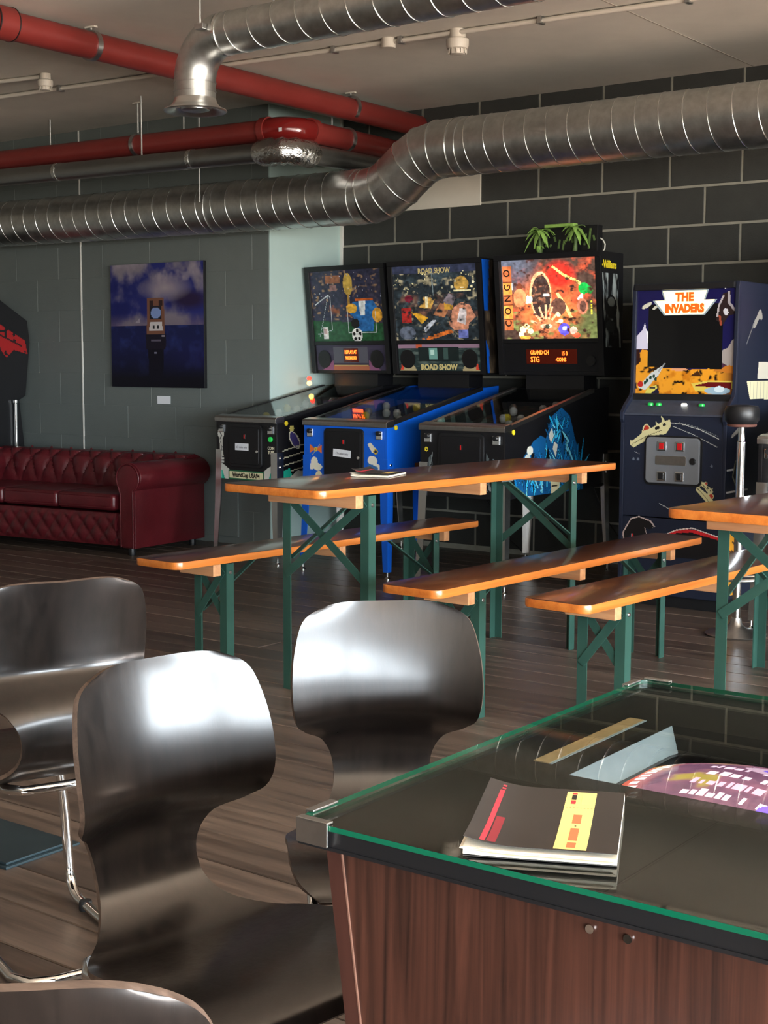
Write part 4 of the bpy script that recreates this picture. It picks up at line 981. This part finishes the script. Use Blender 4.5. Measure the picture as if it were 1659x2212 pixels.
def cg_side(o, h):
    A = Ink(.80, .52, .0042); rd = random.Random(12)
    blues = ((30, 168, 226), (20, 128, 196), (64, 200, 246), (16, 92, 150), (120, 214, 240))
    def blade(x, y0, a, L, wd_, c):
        dx, dy = math.cos(a)*L*.65, math.sin(a)*L; nx, ny = -math.sin(a)*wd_*.65, math.cos(a)*wd_
        A.poly([(x-nx*1.0, y0-ny*1.0), (x+dx*.5-nx*1.45, y0+dy*.5-ny*1.45), (x+dx*1.04, y0+dy*1.04), (x+dx*.5+nx*1.45, y0+dy*.5+ny*1.45), (x+nx*1.0, y0+ny*1.0)], (12, 16, 20))
        A.poly([(x-nx*.7, y0-ny*.7), (x+dx*.5-nx, y0+dy*.5-ny), (x+dx, y0+dy), (x+dx*.5+nx, y0+dy*.5+ny), (x+nx*.7, y0+ny*.7)], c)
    A.poly([(.10, 0), (.07, .30), (.16, .42), (.28, .60), (.36, .66), (.42, .62), (.48, .86), (.60, .96), (.70, .86), (.78, .56), (.86, .30), (.88, 0)], (18, 92, 150))
    for k in range(46): blade(rd.uniform(.10, .40), rd.uniform(-.02, .30), rd.uniform(1.0, 2.2), rd.uniform(.14, .30), rd.uniform(.010, .020), rd.choice(blues))
    for k in range(64): blade(rd.uniform(.42, .84), rd.uniform(-.05, .34), rd.uniform(.7, 2.3), rd.uniform(.18, .40), rd.uniform(.010, .020), rd.choice(blues))
    for k in range(26): blade(rd.uniform(.46, .70), rd.uniform(.55, .78), rd.uniform(.5, 2.6), rd.uniform(.10, .22), rd.uniform(.010, .020), rd.choice(blues))
    A.ell(.24, .50, .035, .05, (220, 222, 210)); A.ell(.27, .44, .02, .03, (16, 18, 20)); A.ell(.215, .42, .03, .04, (200, 206, 200))
    A.poly([(.45, .66), (.49, .74), (.51, .64), (.48, .56)], (214, 220, 210)); A.poly([(.52, .58), (.56, .54), (.54, .40), (.50, .50)], (216, 218, 204)); A.poly([(.60, .70), (.64, .62), (.61, .52)], (14, 18, 22)); A.poly([(.42, .40), (.45, .52), (.47, .38)], (14, 18, 22))
    A.poly([(.49, 0), (.48, .26), (.52, .31), (.57, .26), (.59, .10), (.58, 0)], (226, 218, 176)); A.ell(.535, .20, .022, .035, (20, 20, 20)); A.line([(.50, .08), (.56, .08)], .01, (60, 56, 44))
    A.build('side_art', M['print'], o, lambda u, v: (h+.0012, .03+u*.92, .512+v*.50))
    hh = .3625
    B = Ink(.24, .70, .006, (20, 20, 22)); nzb = B.noise(5, 77, 4)
    B.blend((nzb-.42)*5*((B.Y > .22) & (B.Y < .84)), (168, 178, 176)); B.ell(.5, .56, .34, .10, (22, 24, 24)); B.ell(.5, .60, .22, .04, (120, 130, 130)); B.ell(.4, .40, .3, .05, (40, 44, 44))
    B.build('backbox_side_art', M['print'], o, lambda u, v: (hh+.001, .937-.08*v+u*.19, 1.18+v*.69))
    text('logo', 'Williams', .062, M['yellowbtn'], o, (hh+.003, .955, 1.805), (PI/2, 0, PI/2), .0004, .72, bold=.0016)
    text('logo_bullet', '\u2022', .05, M['yellowbtn'], o, (hh+.003, .868, 1.80), (PI/2, 0, PI/2), .0004, .8)
pinball('black jungle pinball machine with a bright orange backglass and blue leaf side art', -4.275, 6.412, -.015, .560, 'black', 'legchrome', glow='glow_hi', back=cg_back, panel=cg_panel, sideart=cg_side, front=cg_front, rail='steel')
I = Ink(.65, .464, .02, (30, 60, 150)); I.blend((I.noise(6, 4)-.5)*3, (210, 90, 150))
pinball('pinball machine barely showing at the right edge beside the stool', -2.25, 6.27, 0., .560, 'black', 'legchrome', glow='glow_lo', back=I, lite=False)

# ================================================================== UPRIGHT ARCADE CABINET WITH THE LIT LOGO
AX, AY, AW = -3.097, 6.55, .578
t = thing('arcade_cabinet', 'navy upright arcade cabinet with a lit yellow logo above its screen', 'arcade cabinet', (AX, AY, 0))
prof = [(0, .06), (0, .935), (-.012, .955), (-.012, .990), (.02, 1.025), (.085, 1.075), (.098, 1.11), (.105, 1.615), (.115, 1.645), (.70, 1.645), (.76, 1.50), (.76, .06)]
h = AW/2
for s in (-1, 1): MB().prism(prof, s*h, s*(h-.020), 'x').build('side_panel', M['navy'], t, bevel=.003)
MB().box(-h+.02, h-.02, .74, .755, .06, 1.6).build('back_panel', M['navy'], t)
MB().box(-h+.02, h-.02, .11, .70, 1.625, 1.643).build('top_panel', M['navy'], t)
MB().box(-h+.03, h-.03, .03, .72, 0, .06).build('plinth', M['dark'], t)
MB().box(-h+.02, h-.02, .004, .020, .06, .455).build('lower_door', M['navy'], t, bevel=.003)
MB().box(-h+.02, h-.02, .004, .020, .460, .975).build('front_panel', M['navy'], t, bevel=.003)
cp = MB().prism([(.0, .976), (.002, .985), (.088, 1.052), (.096, 1.046), (.03, .976)], -h+.02, h-.02, 'x').build('control_panel', mat('control_panel_vinyl', lin((60, 66, 80)), .4, var=.2, vscale=(20, 20, 20)), t)
for x, m_ in ((-.150, 'greenbtn'), (-.105, 'greenbtn'), (.035, 'whitebtn'), (.13, 'greenbtn')):
    yy = .055; MB().lathe([(.015, 0), (.015, .010), (.011, .014)], 16).build('button', M[m_], cp, True, loc=(x, yy, .985+(yy-.002)*.067/.086-.001), rot=(-.0, 0, 0))
MB().box(-h+.02, h-.02, .090, .125, 1.046, 1.085).build('bezel_ledge', M['dark'], t, bevel=.003)
MB().box(-h+.02, h-.02, .088, .118, 1.610, 1.640).build('top_rail', M['dark'], t, bevel=.003)
# printed screen surround
BW, BH = AW-.042, .525
I = Ink(BW, BH, .0036, (26, 24, 74)); I.blend((I.noise(4, 6)-.5)*1.2, (18, 16, 48))
I.poly([(0, 0), (1, 0), (1, .22), (.90, .25), (.55, .235), (.25, .25), (.13, .30), (.12, .42), (.06, .43), (0, .34)], (226, 152, 40))
I.blend((I.noise(9, 61, 4)-.55)*6*((I.Y < .24) & (I.Y > .0)), (196, 116, 24)); I.blend((I.noise(16, 62, 3)-.62)*9*(I.Y < .26), (40, 24, 14)); I.blend(np.clip((I.X-.82)*5, 0, 1)*(I.Y < .30), (110, 62, 34))
I.poly([(.0, .43), (.0, .56), (.06, .62), (.085, .69), (.10, .62), (.12, .60), (.12, .43)], (206, 204, 226)); I.poly([(.085, .69), (.10, .62), (.12, .60), (.12, .48)], (240, 240, 246))
I.poly([(0, .27), (.05, .31), (.03, .43), (0, .43)], (46, 20, 16)); I.poly([(.88, .30), (.88, .42), (.93, .44), (.98, .52), (1, .52), (1, .24)], (158, 150, 146)); I.poly([(.80, .22), (.825, .32), (.85, .24), (.95, .28), (1, .27), (1, .20)], (190, 116, 40))
I.poly([(.12, .26), (.88, .24), (.88, .86), (.14, .86), (.12, .84)], (17, 17, 18))
I.ell(.10, .855, .058, .020, (204, 204, 186), .5); I.ell(.19, .835, .035, .013, (204, 204, 186), .5)
I.poly([(.81, .70), (.84, .86), (.87, .95), (.95, .98), (.93, .88), (.98, .82), (1, .76), (.93, .74), (.88, .66)], (46, 34, 34)); I.line([(.82, .74), (.835, .84), (.88, .93)], .018, (170, 164, 168)); I.line([(.93, .96), (.935, .86), (.99, .80)], .024, (164, 158, 164)); I.ell(.905, .78, .024, .034, (206, 206, 214), .3); I.line([(.845, .74), (.86, .66)], .02, (150, 70, 50))
I.poly([(.62, .03), (.58, .10), (.75, .13), (1, .13), (1, .06), (.8, .02)], (214, 190, 84)); I.poly([(.60, .08), (.75, .115), (.98, .115), (.98, .055)], (96, 20, 22)); I.ell(.84, .035, .13, .035, (150, 178, 196)); I.ell(.86, .05, .05, .03, (206, 222, 230))
I.poly([(.02, .06), (.16, .20), (.30, .285), (.24, .18), (.10, .03)], (196, 202, 200)); I.line([(.24, .22), (.30, .29)], .014, (150, 154, 156)); I.ell(.05, .09, .03, .03, (176, 40, 34))
for q in ((.12, .13), (.155, .155), (.19, .17), (.10, .105), (.21, .14)): I.ell(q[0], q[1], .014, .018, (26, 60, 46))
I.poly([(.10, .0), (.12, .05), (.22, .085), (.25, .0)], (206, 196, 92)); I.poly([(.16, .0), (.24, .06), (.25, .0)], (34, 28, 50)); I.line([(.15, .055), (.20, .055)], .012, (40, 36, 50))
I.ell(.45, .235, .09, .014, (214, 150, 110)); I.poly([(.56, .17), (.64, .225), (.68, .17)], (70, 40, 20))
I.build('screen_surround', print_mat('bezel_print', .03, .06), t, lambda u, v: ((u-.5)*BW, .117, 1.085+v*BH))
# lit logo: stepped trapezoid, backlit
lg = [(-.105, .0), (.105, .0), (.165, .072), (.105, .072), (.122, .120), (-.122, .120), (-.105, .072), (-.165, .072)]
MB().prism([(x*1.06-.005, 1.482+z*1.05) for x, z in lg], .1152, .1166, 'y').build('logo_border', M['bezel'], t)
MB().prism([(x*.98-.005, 1.486+z*.98) for x, z in lg], .1140, .1152, 'y').build('lit_logo', mat('backlit_logo', lin((255, 240, 170)), .3, emit=(1., .80, .36), estr=1.0), t)
lr = mat('backlit_red_lettering', lin((240, 90, 20)), .3, emit=(1., .12, .01), estr=.35)
text('logo_text', 'THE', .058, lr, t, (-.005, .1136, 1.571), fr_rot(), .0004, .92, bold=.0034)
text('logo_text', 'INVADERS', .056, lr, t, (-.005, .1136, 1.514), fr_rot(), .0004, .82, bold=.0040)
MB().lathe([(.006, -.004), (.004, -.007)], 12, (h-.075, .112, 1.615), 'y').build('pilot_lamp', M['whitebtn'], t, True)
# front art
FWD = AW-.044
I = Ink(FWD, .915, .0036)
def ship(I, ox, oy, s, rot, flip=1):
    c, q = math.cos(rot), math.sin(rot); asp = FWD/.915
    T = lambda P: [(ox+s*(x*c-y*q*flip), oy+s*asp*(x*q+y*c*flip)) for x, y in P]
    I.poly(T([(-1, -.10), (-.92, .10), (-.86, .0), (-.45, .10), (-.35, .14), (-.18, .36), (.0, .40), (.10, .16), (.35, .18), (.40, .34), (.46, .18), (.62, .20), (.70, .46), (.78, .18), (1, .16), (.92, -.10), (.60, -.30), (.20, -.18), (-.90, -.26)]), (204, 198, 150))
    I.poly(T([(-.25, .18), (-.12, .34), (.0, .34), (.06, .16)]), (176, 50, 36)); I.poly(T([(.25, .0), (.45, .0), (.45, .12), (.25, .12)]), (24, 24, 26)); I.poly(T([(.62, .02), (.74, .02), (.74, .12), (.62, .12)]), (24, 24, 26))
    I.line(T([(-.9, -.12), (-.2, -.06), (.5, -.1)]), .006, (90, 86, 60))
ship(I, .27, .905, .24, .42)
ship(I, .885, .55, .17, -.85); ship(I, .84, .625, .10, -.7)
I.line([(.46, .965), (.62, .955), (.78, .93), (.96, .885)], .007, (186, 188, 180)); I.line([(.50, .945), (.70, .905), (.95, .84)], .006, (170, 172, 166)); I.line([(.56, .967), (.74, .945), (.95, .90)], .004, (120, 124, 124))
I.line([(.38, .515), (.55, .47), (.72, .455), (.86, .46)], .006, (170, 172, 166)); I.line([(.60, .505), (.78, .52)], .004, (130, 132, 130)); I.line([(.10, .80), (.16, .785)], .004, (150, 150, 150))
for q in ((.10, .755), (.15, .755), (.90, .735)): I.ell(q[0], q[1], .012, .0075, (96, 104, 118))
mon = [(x-.11, y+.065) for x, y in [(.14, .20), (.12, .27), (.16, .31), (.20, .35), (.28, .365), (.40, .345), (.44, .315), (.40, .30), (.34, .31), (.37, .26), (.41, .195), (.34, .185), (.30, .23), (.27, .18), (.22, .185), (.21, .27), (.17, .25)]]
I.poly([((x-.17)*1.08+.17, (y-.335)*1.06+.336) for x, y in mon], (196, 176, 170)); I.poly(mon, (20, 18, 20)); I.poly([(.10, .335), (.115, .335), (.135, .25), (.11, .25)], (176, 30, 34)); I.poly([(.24, .30), (.29, .26), (.245, .253)], (176, 40, 34))
arch = [(.30, .25), (.42, .32), (.56, .365), (.72, .375), (.98, .345)]
I.poly(arch+[(.98, .22), (.38, .22)], (20, 18, 20)); I.line(arch, .030, (196, 34, 40)); I.line([(x, y+.012+.004*((i % 2)*2-1)) for i, (x, y) in enumerate(arch)], .010, (214, 200, 190))
I.line([(.40, .09), (.62, .15), (.75, .16)], .03, (190, 36, 44)); I.line([(.38, .10), (.62, .168)], .010, (206, 196, 186))
I.build('front_art', M['print'], t, lambda u, v: ((u-.5)*FWD, .0028, .06+v*.915))
# coin door
cd = MB().prism([(x, z) for x, z in rrect(.292, .232, .022, 5, .008, .752)], -.012, .004, 'y').build('coin_door', mat('silver_door_paint', lin((128, 132, 138)), .4, .3), t, bevel=.004)
MB().prism([(x, z) for x, z in rrect(.312, .252, .03, 5, .008, .750)], -.002, .004, 'y').build('coin_door_surround', M['dark'], t)
for x in (-.048, .050):
    for z, m_ in ((.824, 'redbtn'), (.672, 'dark')):
        MB().box(x-.024, x+.024, -.019, -.010, z-.024, z+.024).build('coin_bezel', M['chrome'], cd, bevel=.004); MB().box(x-.013, x+.013, -.022, -.018, z-.016, z+.016).build('coin_insert', M[m_], cd, bevel=.002)
MB().prism([(x, z) for x, z in rrect(.168, .046, .008, 3, 0, .752)], -.0145, -.011, 'y').build('blank_plate', M['steel'], cd, bevel=.001)
MB().lathe([(.014, -.020), (.017, -.017), (.017, -.010)], 18, (.120, 0, .752), 'y').build('door_lock', M['dark'], cd, True)
# side art on the right flank
I = Ink(.56, 1.5, .0048, (27, 33, 50))
I.X = I.X*.757+.0
I.line([(.24, .90), (.34, .945), (.36, .93)], .05, (150, 150, 144)); I.line([(.12, .84), (.24, .91)], .012, (110, 112, 112))
I.poly([(.32, .72), (.66, .72), (.66, .775), (.34, .78)], (206, 204, 190)); I.poly([(.20, .655), (.66, .65), (.70, .715), (.14, .715)], (222, 218, 182))
for k in range(7): I.rect(.20+k*.06, .655, .205+k*.06, .712, (150, 150, 130))
I.rect(.0, .615, .26, .622, (226, 226, 222)); I.line([(.08, .535), (.22, .565)], .03, (140, 140, 136)); I.line([(.06, .53), (.20, .55)], .012, (140, 140, 136))
for yv, x1 in ((.42, .14), (.345, .36), (.30, .36), (.278, .36), (.266, .36)): I.rect(0, yv, x1, yv+.006, (222, 224, 222))
I.poly([(.14, .45), (.10, .40), (.16, .375), (.24, .39), (.26, .45)], (24, 24, 26)); I.line([(.14, .45), (.10, .40), (.15, .372), (.23, .385), (.26, .45)], .014, (150, 150, 120))
I.poly([(.0, .0), (.0, .22), (.03, .25), (.10, .325), (.17, .325), (.18, .25), (.18, .0)], (236, 158, 34)); I.line([(.03, .25), (.10, .325), (.17, .325), (.18, .25)], .02, (190, 184, 160)); I.rect(.18, .12, .24, .28, (196, 192, 176))
for q in ((.05, .16), (.12, .15), (.09, .10), (.13, .18)): I.line([q, (q[0]+.05, q[1]-.012)], .018, (70, 34, 16))
up_ = I.Y > .585
I.m = up_.copy(); I.build('side_art', M['print'], t, lambda u, v: (h+.0012, .125+u*.56, .08+v*1.5))
I.m = ~up_; I.build('side_art', M['print'], t, lambda u, v: (h+.0012, .012+u*.56, .08+v*1.5))

# dark cabinet in profile at the far left
t = thing('arcade_cabinet', 'black arcade cabinet with red side graphics, cut off by the left edge', 'arcade cabinet', (-8.62, 6.255, 0))
pf = [(.0, 0), (.0, .92), (-.06, .97), (-.02, 1.06), (.10, 1.10), (.05, 1.72), (.12, 1.84), (.42, 1.74), (.74, 1.55), (.76, 1.39), (.71, .985), (.65, .955), (.69, .60), (.72, 0)]
for x0, x1 in ((0, -.02), (-.56, -.58)): MB().prism(pf, x0, x1, 'x').build('side_panel', M['black'], t, bevel=.004)
MB().prism([(y_+(.012 if y_ < .3 else -.012), z_*.995+.002) for y_, z_ in pf], -.021, -.559, 'x').build('carcass', M['dark'], t)
I = Ink(.74, .60, .007); I.poly([(.10, .82), (.34, .80), (.95, .36), (.98, .16), (.80, .22), (.70, .10), (.60, .26), (.45, .22), (.30, .45), (.12, .52)], (150, 26, 28)); I.m &= ~(I.noise(9, 3, 2) > .63)
I.line([(.2, .68), (.9, .28)], .02, (40, 16, 18)); I.m &= I.m
MB().lathe([(.013, .45), (.013, .93), (.020, .935), (.020, .955), (.012, .958)], 16, (.018, .60, 0)).build('chrome_tube', M['chrome'], t, True)
I.build('side_graphic', M['print'], t, lambda u, v: (.0014, .05+u*.70, 1.22+v*.50))

# ================================================================== STOOLS
def stool(label, x, yv, zt=.955, rs=.078):
    o = thing('bar_stool', label, 'stool', (x, yv, 0), 0, 'chrome-post bar stools')
    MB().lathe([(.135, 0), (.14, .006), (.125, .016), (.05, .030), (.028, .05), (.0225, .08)], 32).build('base', M['steel'], o, True)
    MB().lathe([(.0190, .06), (.0190, zt-.07), (.0150, zt-.066), (.0150, zt-.002)], 20).build('post', M['chrome'], o, True)
    MB().lathe([(.03, zt-.004), (rs*.82, zt), (rs*.86, zt+.010), (rs*.7, zt+.014)], 32).build('seat_plate', M['stoolred'], o, True)
    MB().lathe([(rs*.80, zt+.011), (rs, zt+.03), (rs, zt+.075), (rs*.9, zt+.092), (rs*.4, zt+.097)], 32).build('seat', M['dark'], o, True)
    MB().tube([(.13*math.cos(a), .13*math.sin(a), .27) for a in [2*PI*i/28 for i in range(28)]], .009, 8, closed=True).build('foot_ring', M['steel'], o, True)
    for k in range(3):
        a = 2*PI*k/3+.5; MB().tube([(.018*math.cos(a), .018*math.sin(a), .27), (.13*math.cos(a), .13*math.sin(a), .27)], .006, 8).build('ring_spoke', M['steel'], o, True)
    return o
stool('chrome-post stool with a small dark seat beside the navy arcade cabinet', -2.535, 6.08)

# ================================================================== CHESTERFIELD SOFA
t = thing('chesterfield_sofa', 'oxblood leather chesterfield sofa with buttoned back against the grey wall', 'sofa', (-6.640, 6.203, 0), .109)
# local: x runs left (negative) from the right front corner, y to the back
SL, SD = 1.80, .74; AWD = .155
def quilt(x, z, a, b_): 
    s1 = abs(math.sin(PI*(x/a+z/b_))); s2 = abs(math.sin(PI*(x/a-z/b_))); return math.sqrt(s1*s2)
# base frame and tufted front
MB().box(-SL+AWD*.9, -AWD*.9, .03, SD-.06, .055, .27).build('base_frame', M['leather'], t, bevel=.02)
MB().sheet(lambda u, v: (-SL+AWD+u*(SL-2*AWD), .012-.020*quilt(u*(SL-2*AWD), v*.21, .12, .14)*min(1, 6*v, 6*(1-v)), .06+v*.21), 150, 22, .02).build('tufted_front', M['leather'], t, True)
# seat cushions
cwd = (SL-2*AWD)/3
for k in range(3):
    x1 = -AWD-k*cwd; x0 = x1-cwd+.006
    def cush(u, v): return (x0+(x1-x0)*u, .0, 0)
    b = MB().box(x0, x1, -.012, SD-.24, .285, .395); c = b.build('seat_cushion', M['leather'], t, True, bevel=.035, seg=4)
    for zz in (.305, .378): MB().tube([(x0+.02, -.013, zz), (x1-.02, -.013, zz)], .004, 8).build('piping', M['leather'], c, True)
# rolled arms with scroll fronts
def arm(x1, s):
    # s=+1: arm whose outer side faces +x
    pts = []
    cxr, czr, rr = -.045, .505, .098
    pr_ = [(-.11, .05), (-.11, .40)]
    pr_ += [(cxr+rr*math.cos(a), czr+rr*math.sin(a)) for a in [PI*1.10-PI*1.42*i/16 for i in range(17)]]
    pr_ += [(.0, .43), (.0, .05)]
    poly = [(x1+s*px_, z_) for px_, z_ in pr_]
    a = MB().prism(poly, .012, SD-.01, 'y').build('arm', M['leather'], t, True, bevel=.012, seg=3)
    fp = [(x1+s*(cxr+(px_-cxr)*.86), .25+(z_-.25)*.95) for px_, z_ in pr_]
    MB().prism(fp, -.006, .014, 'y').build('scroll_panel', M['leather'], a, True, bevel=.006)
    MB().tube([(px_, -.004, z_) for px_, z_ in [(x1+s*(cxr+(q[0]-cxr)*.93), .25+(q[1]-.25)*.975) for q in pr_]], .005, 8).build('nail_trim', M['leather'], a, True)
    for k in range(3):
        yy = .16+.19*k
        b = MB().lathe([(.011, 0), (.009, .004), (.003, .006)], 10).build('button', M['leather'], a, True, loc=(x1+s*(cxr+rr*.30), yy, czr+rr*.93))
    return a
arm(.0, 1); arm(-SL, -1)
# rolled buttoned back
bx0, bx1 = -SL+.02, -.02
def backsec(v):
    # from the seat up over the roll and down the rear
    P = [(.50, .36), (.515, .45), (.535, .53), (.55, .575), (.59, .612), (.65, .625), (.71, .605), (.735, .55), (.725, .48), (.70, .40), (.70, .06)]
    f = v*(len(P)-1); i = min(int(f), len(P)-2); u = f-i
    return (P[i][0]*(1-u)+P[i+1][0]*u, P[i][1]*(1-u)+P[i+1][1]*u)
def backpt(u, v):
    x = bx0+(bx1-bx0)*u; y_, z_ = backsec(v)
    w_ = max(0., min(1., (.52-v)/.12)) if v > .4 else 1.
    q = quilt(x, v*.52, .19, .26)*.034*w_*min(1, 8*v)
    return (x, y_-q+.017*w_, z_+q*.25)
MB().sheet(backpt, 170, 60, .03).build('buttoned_back', M['leather'], t, True)
nb = 0
for v, off in ((.25, .5), (.5, 0.)):
    for j_ in range(-14, 1):
        x = .19*(j_+off)
        if not bx0+.12 < x < bx1-.12: continue
        y_, z_ = backsec(v)
        MB().lathe([(.012, 0), (.010, -.006), (.004, -.009)], 8, (0, 0, 0), 'y').build('button', M['leather'], t, True, loc=(x, y_+.012, z_))
for x in (-.06, -SL+.06):
    for yy in (.05, SD-.07): MB().lathe([(.022, 0), (.026, .02), (.020, .055)], 14, (x, yy, 0)).build('bun_foot', M['dark'], t, True)

# ================================================================== PICTURE AND CARD ON THE GREY WALL
I = Ink(.925, .868, .0062, (38, 44, 110)); cl = I.noise(4, 81, 5); c2 = I.noise(7, 82, 4)
sky = I.Y > .50
I.blend(np.clip((cl-.42)*4, 0, 1), (126, 118, 128), sky); I.blend(np.clip((c2-.5)*4, 0, 1)*np.clip((I.Y-.72)*5, 0, 1), (150, 140, 150), sky); I.blend(np.clip((.56-cl)*5, 0, 1)*np.clip((.5-I.X)*3, 0, 1), (26, 32, 92), sky); I.blend(np.clip(1-np.hypot((I.X-.85)/.25, (I.Y-.70)/.10), 0, 1)*1.6, (40, 28, 62), sky)
I.blend(np.clip(1-np.hypot((I.X-.6)/.3, (I.Y-.80)/.12), 0, 1), (156, 144, 150), sky); I.blend(np.clip((.60-I.Y)*7, 0, 1)*.8, (106, 92, 108), sky)
sea = ~sky; I.blend(np.ones(I.X.shape), (22, 28, 72), sea); I.blend((I.noise(14, 84, 3)-.5)*2.2, (42, 54, 112), sea); I.blend(np.clip((.38-I.Y)*3.2, 0, 1), (10, 10, 22), sea); I.blend(np.clip((I.X-.55)*1.6, 0, 1)*np.clip((.42-I.Y)*4, 0, 1)*np.clip((I.Y-.12)*6, 0, 1)*.7, (36, 26, 96), sea); I.rect(0, .497, 1, .503, (70, 78, 120))
I.poly([(.27, .52), (.33, .57), (.32, .52)], (150, 140, 150))
I.poly([(.395, .40), (.595, .40), (.59, .52), (.585, .72), (.40, .72), (.40, .52)], (116, 78, 62)); I.rect(.43, .66, .47, .70, (50, 34, 34)); I.rect(.53, .66, .57, .70, (50, 34, 34)); I.rect(.43, .55, .56, .66, (34, 32, 40)); I.ell(.497, .60, .055, .045, (120, 142, 190)); I.poly([(.42, .455), (.575, .455), (.56, .53), (.435, .53)], (196, 190, 190)); I.rect(.465, .475, .485, .50, (40, 40, 44)); I.rect(.51, .475, .53, .50, (40, 40, 44))
I.poly([(.39, .31), (.60, .31), (.605, .43), (.385, .43)], (24, 20, 34)); I.rect(.44, .375, .55, .383, (90, 84, 100)); I.rect(.555, .405, .59, .42, (140, 130, 140)); I.poly([(.42, .05), (.57, .05), (.58, .31), (.41, .31)], (13, 12, 26)); I.rect(.475, .275, .505, .285, (120, 120, 140))
t = thing('canvas_picture', 'blue seascape canvas with an arcade machine floating under clouds', 'picture', (-7.300, WL, 1.064))
MB().box(-.464, .464, -.030, -.002, 0, .870).build('stretcher', M['black'], t, bevel=.003)
I.build('printed_canvas', M['canvas'], t, lambda u, v: ((u-.5)*.925, -.0312, .001+v*.868))
o = MB().box(-.064, .064, -.003, 0, 0, .056).build('caption_card', M['card'], loc=(-7.262, WL, .947)); tag(o, 'small blank white caption card on the wall under the canvas picture', 'card')

# ================================================================== PALM TOPPER ON THE JUNGLE MACHINE
t = thing('palm_topper', 'black topper box with two plastic palm trees on the jungle pinball machine', 'topper', (-4.235, 7.36, 1.8795), 0)
MB().box(-.235, .225, .06, .12, 0, .165).build('box', M['black'], t, bevel=.004)
MB().box(-.24, .23, -.03, .13, 0, .012).build('base_tray', M['dark'], t, bevel=.003)
MB().box(-.115, .085, .025, .075, .160, .180).build('grass_strip', M['leaf'], t, bevel=.004)
b = MB()
for k in range(14): b.bar((-.18+.029*k, .058, random.uniform(.02, .12)), (-.17+.029*k, .058, random.uniform(.06, .15)), .012, .003, (0, 1, 0))
b.build('dark_foliage', M['leafd'], t)['kind'] = 'stuff'
for px_, zc, full in ((-.148, .145, True), (.092, .150, False)):
    tr = MB().tube([(px_, .03, .01), (px_+.004, .03, .06), (px_, .03, zc)], [.016, .011, .008], 10).build('palm_trunk', M['leafd'], t, True)
    for k in range(17):
        a = 2*PI*k/17+.2; L = random.uniform(.075, .105); up = random.uniform(-.3, 1.3)
        base = Vector((px_, .03, zc)); d = Vector((math.cos(a), .55*math.sin(a), 0))
        def lf(u, v, base=base, d=d, L=L, up=up):
            r = u*L; c = base+d*r+Vector((0, 0, up*r*.8-(r*r)/L*1.0)); sd = Vector((-d.y, d.x, 0)).normalized()
            return tuple(c+sd*(v-.5)*.030*(math.sin(PI*min(1, u*.92+.08))+.05)+Vector((0, 0, -abs(v-.5)*.008)))
        MB().sheet(lf, 6, 2, .0012).build('palm_leaf', M['leaf'], t, True)
    if full:
        for k in range(5):
            a = 2*PI*k/5; MB().sheet(lambda u, v, a=a: (px_+math.cos(a)*.035*u-(v-.5)*.02*math.sin(a), .02+math.sin(a)*.018*u+(v-.5)*.02*math.cos(a), .02+.035*math.sin(PI*u*.8)), 5, 2, .0012).build('ground_leaf', M['leaf'], t, True)
o = MB().tube([(.0, 0, .085), (.018, -.004, .075), (.034, -.006, .05), (.032, -.006, .022), (.016, -.004, .004), (-.006, .0, .004)], .0042, 8).build('topper_cable', M['cable'], None, True, loc=(-4.002, 7.44, 1.8815)); tag(o, 'white cable looping behind the palm topper', 'cable')

# ================================================================== ODDS AND ENDS ON THE FLOOR
t = thing('base_plate', 'dark steel base plates lying on the floor at the left edge', 'plate', (-2.72, 2.107, 0))
MB().box(-.42, 0, 0, .232, .0, .006).build('lower_plate', M['plate'], t, bevel=.0012)
MB().box(-.42, -.012, .010, .215, .0065, .0125).build('upper_plate', M['plate'], t, bevel=.0012)
def floor_cable(label, pts, r=.004):
    o = MB().tube(pts, r, 8).build('power_cable', M['bcable'], None, True); tag(o, label, 'cable'); return o
floor_cable('black power cable drooping from the blue pinball machine to the wall', [(-5.0, 7.64, .56), (-4.92, 7.68, .36), (-4.78, 7.72, .12), (-4.62, 7.70, .012), (-4.45, 7.66, .006), (-4.3, 7.70, .006)])
floor_cable('black power cable drooping behind the jungle pinball machine', [(-4.15, 7.62, .56), (-4.05, 7.66, .30), (-3.9, 7.70, .10), (-3.7, 7.68, .008), (-3.5, 7.60, .006)])
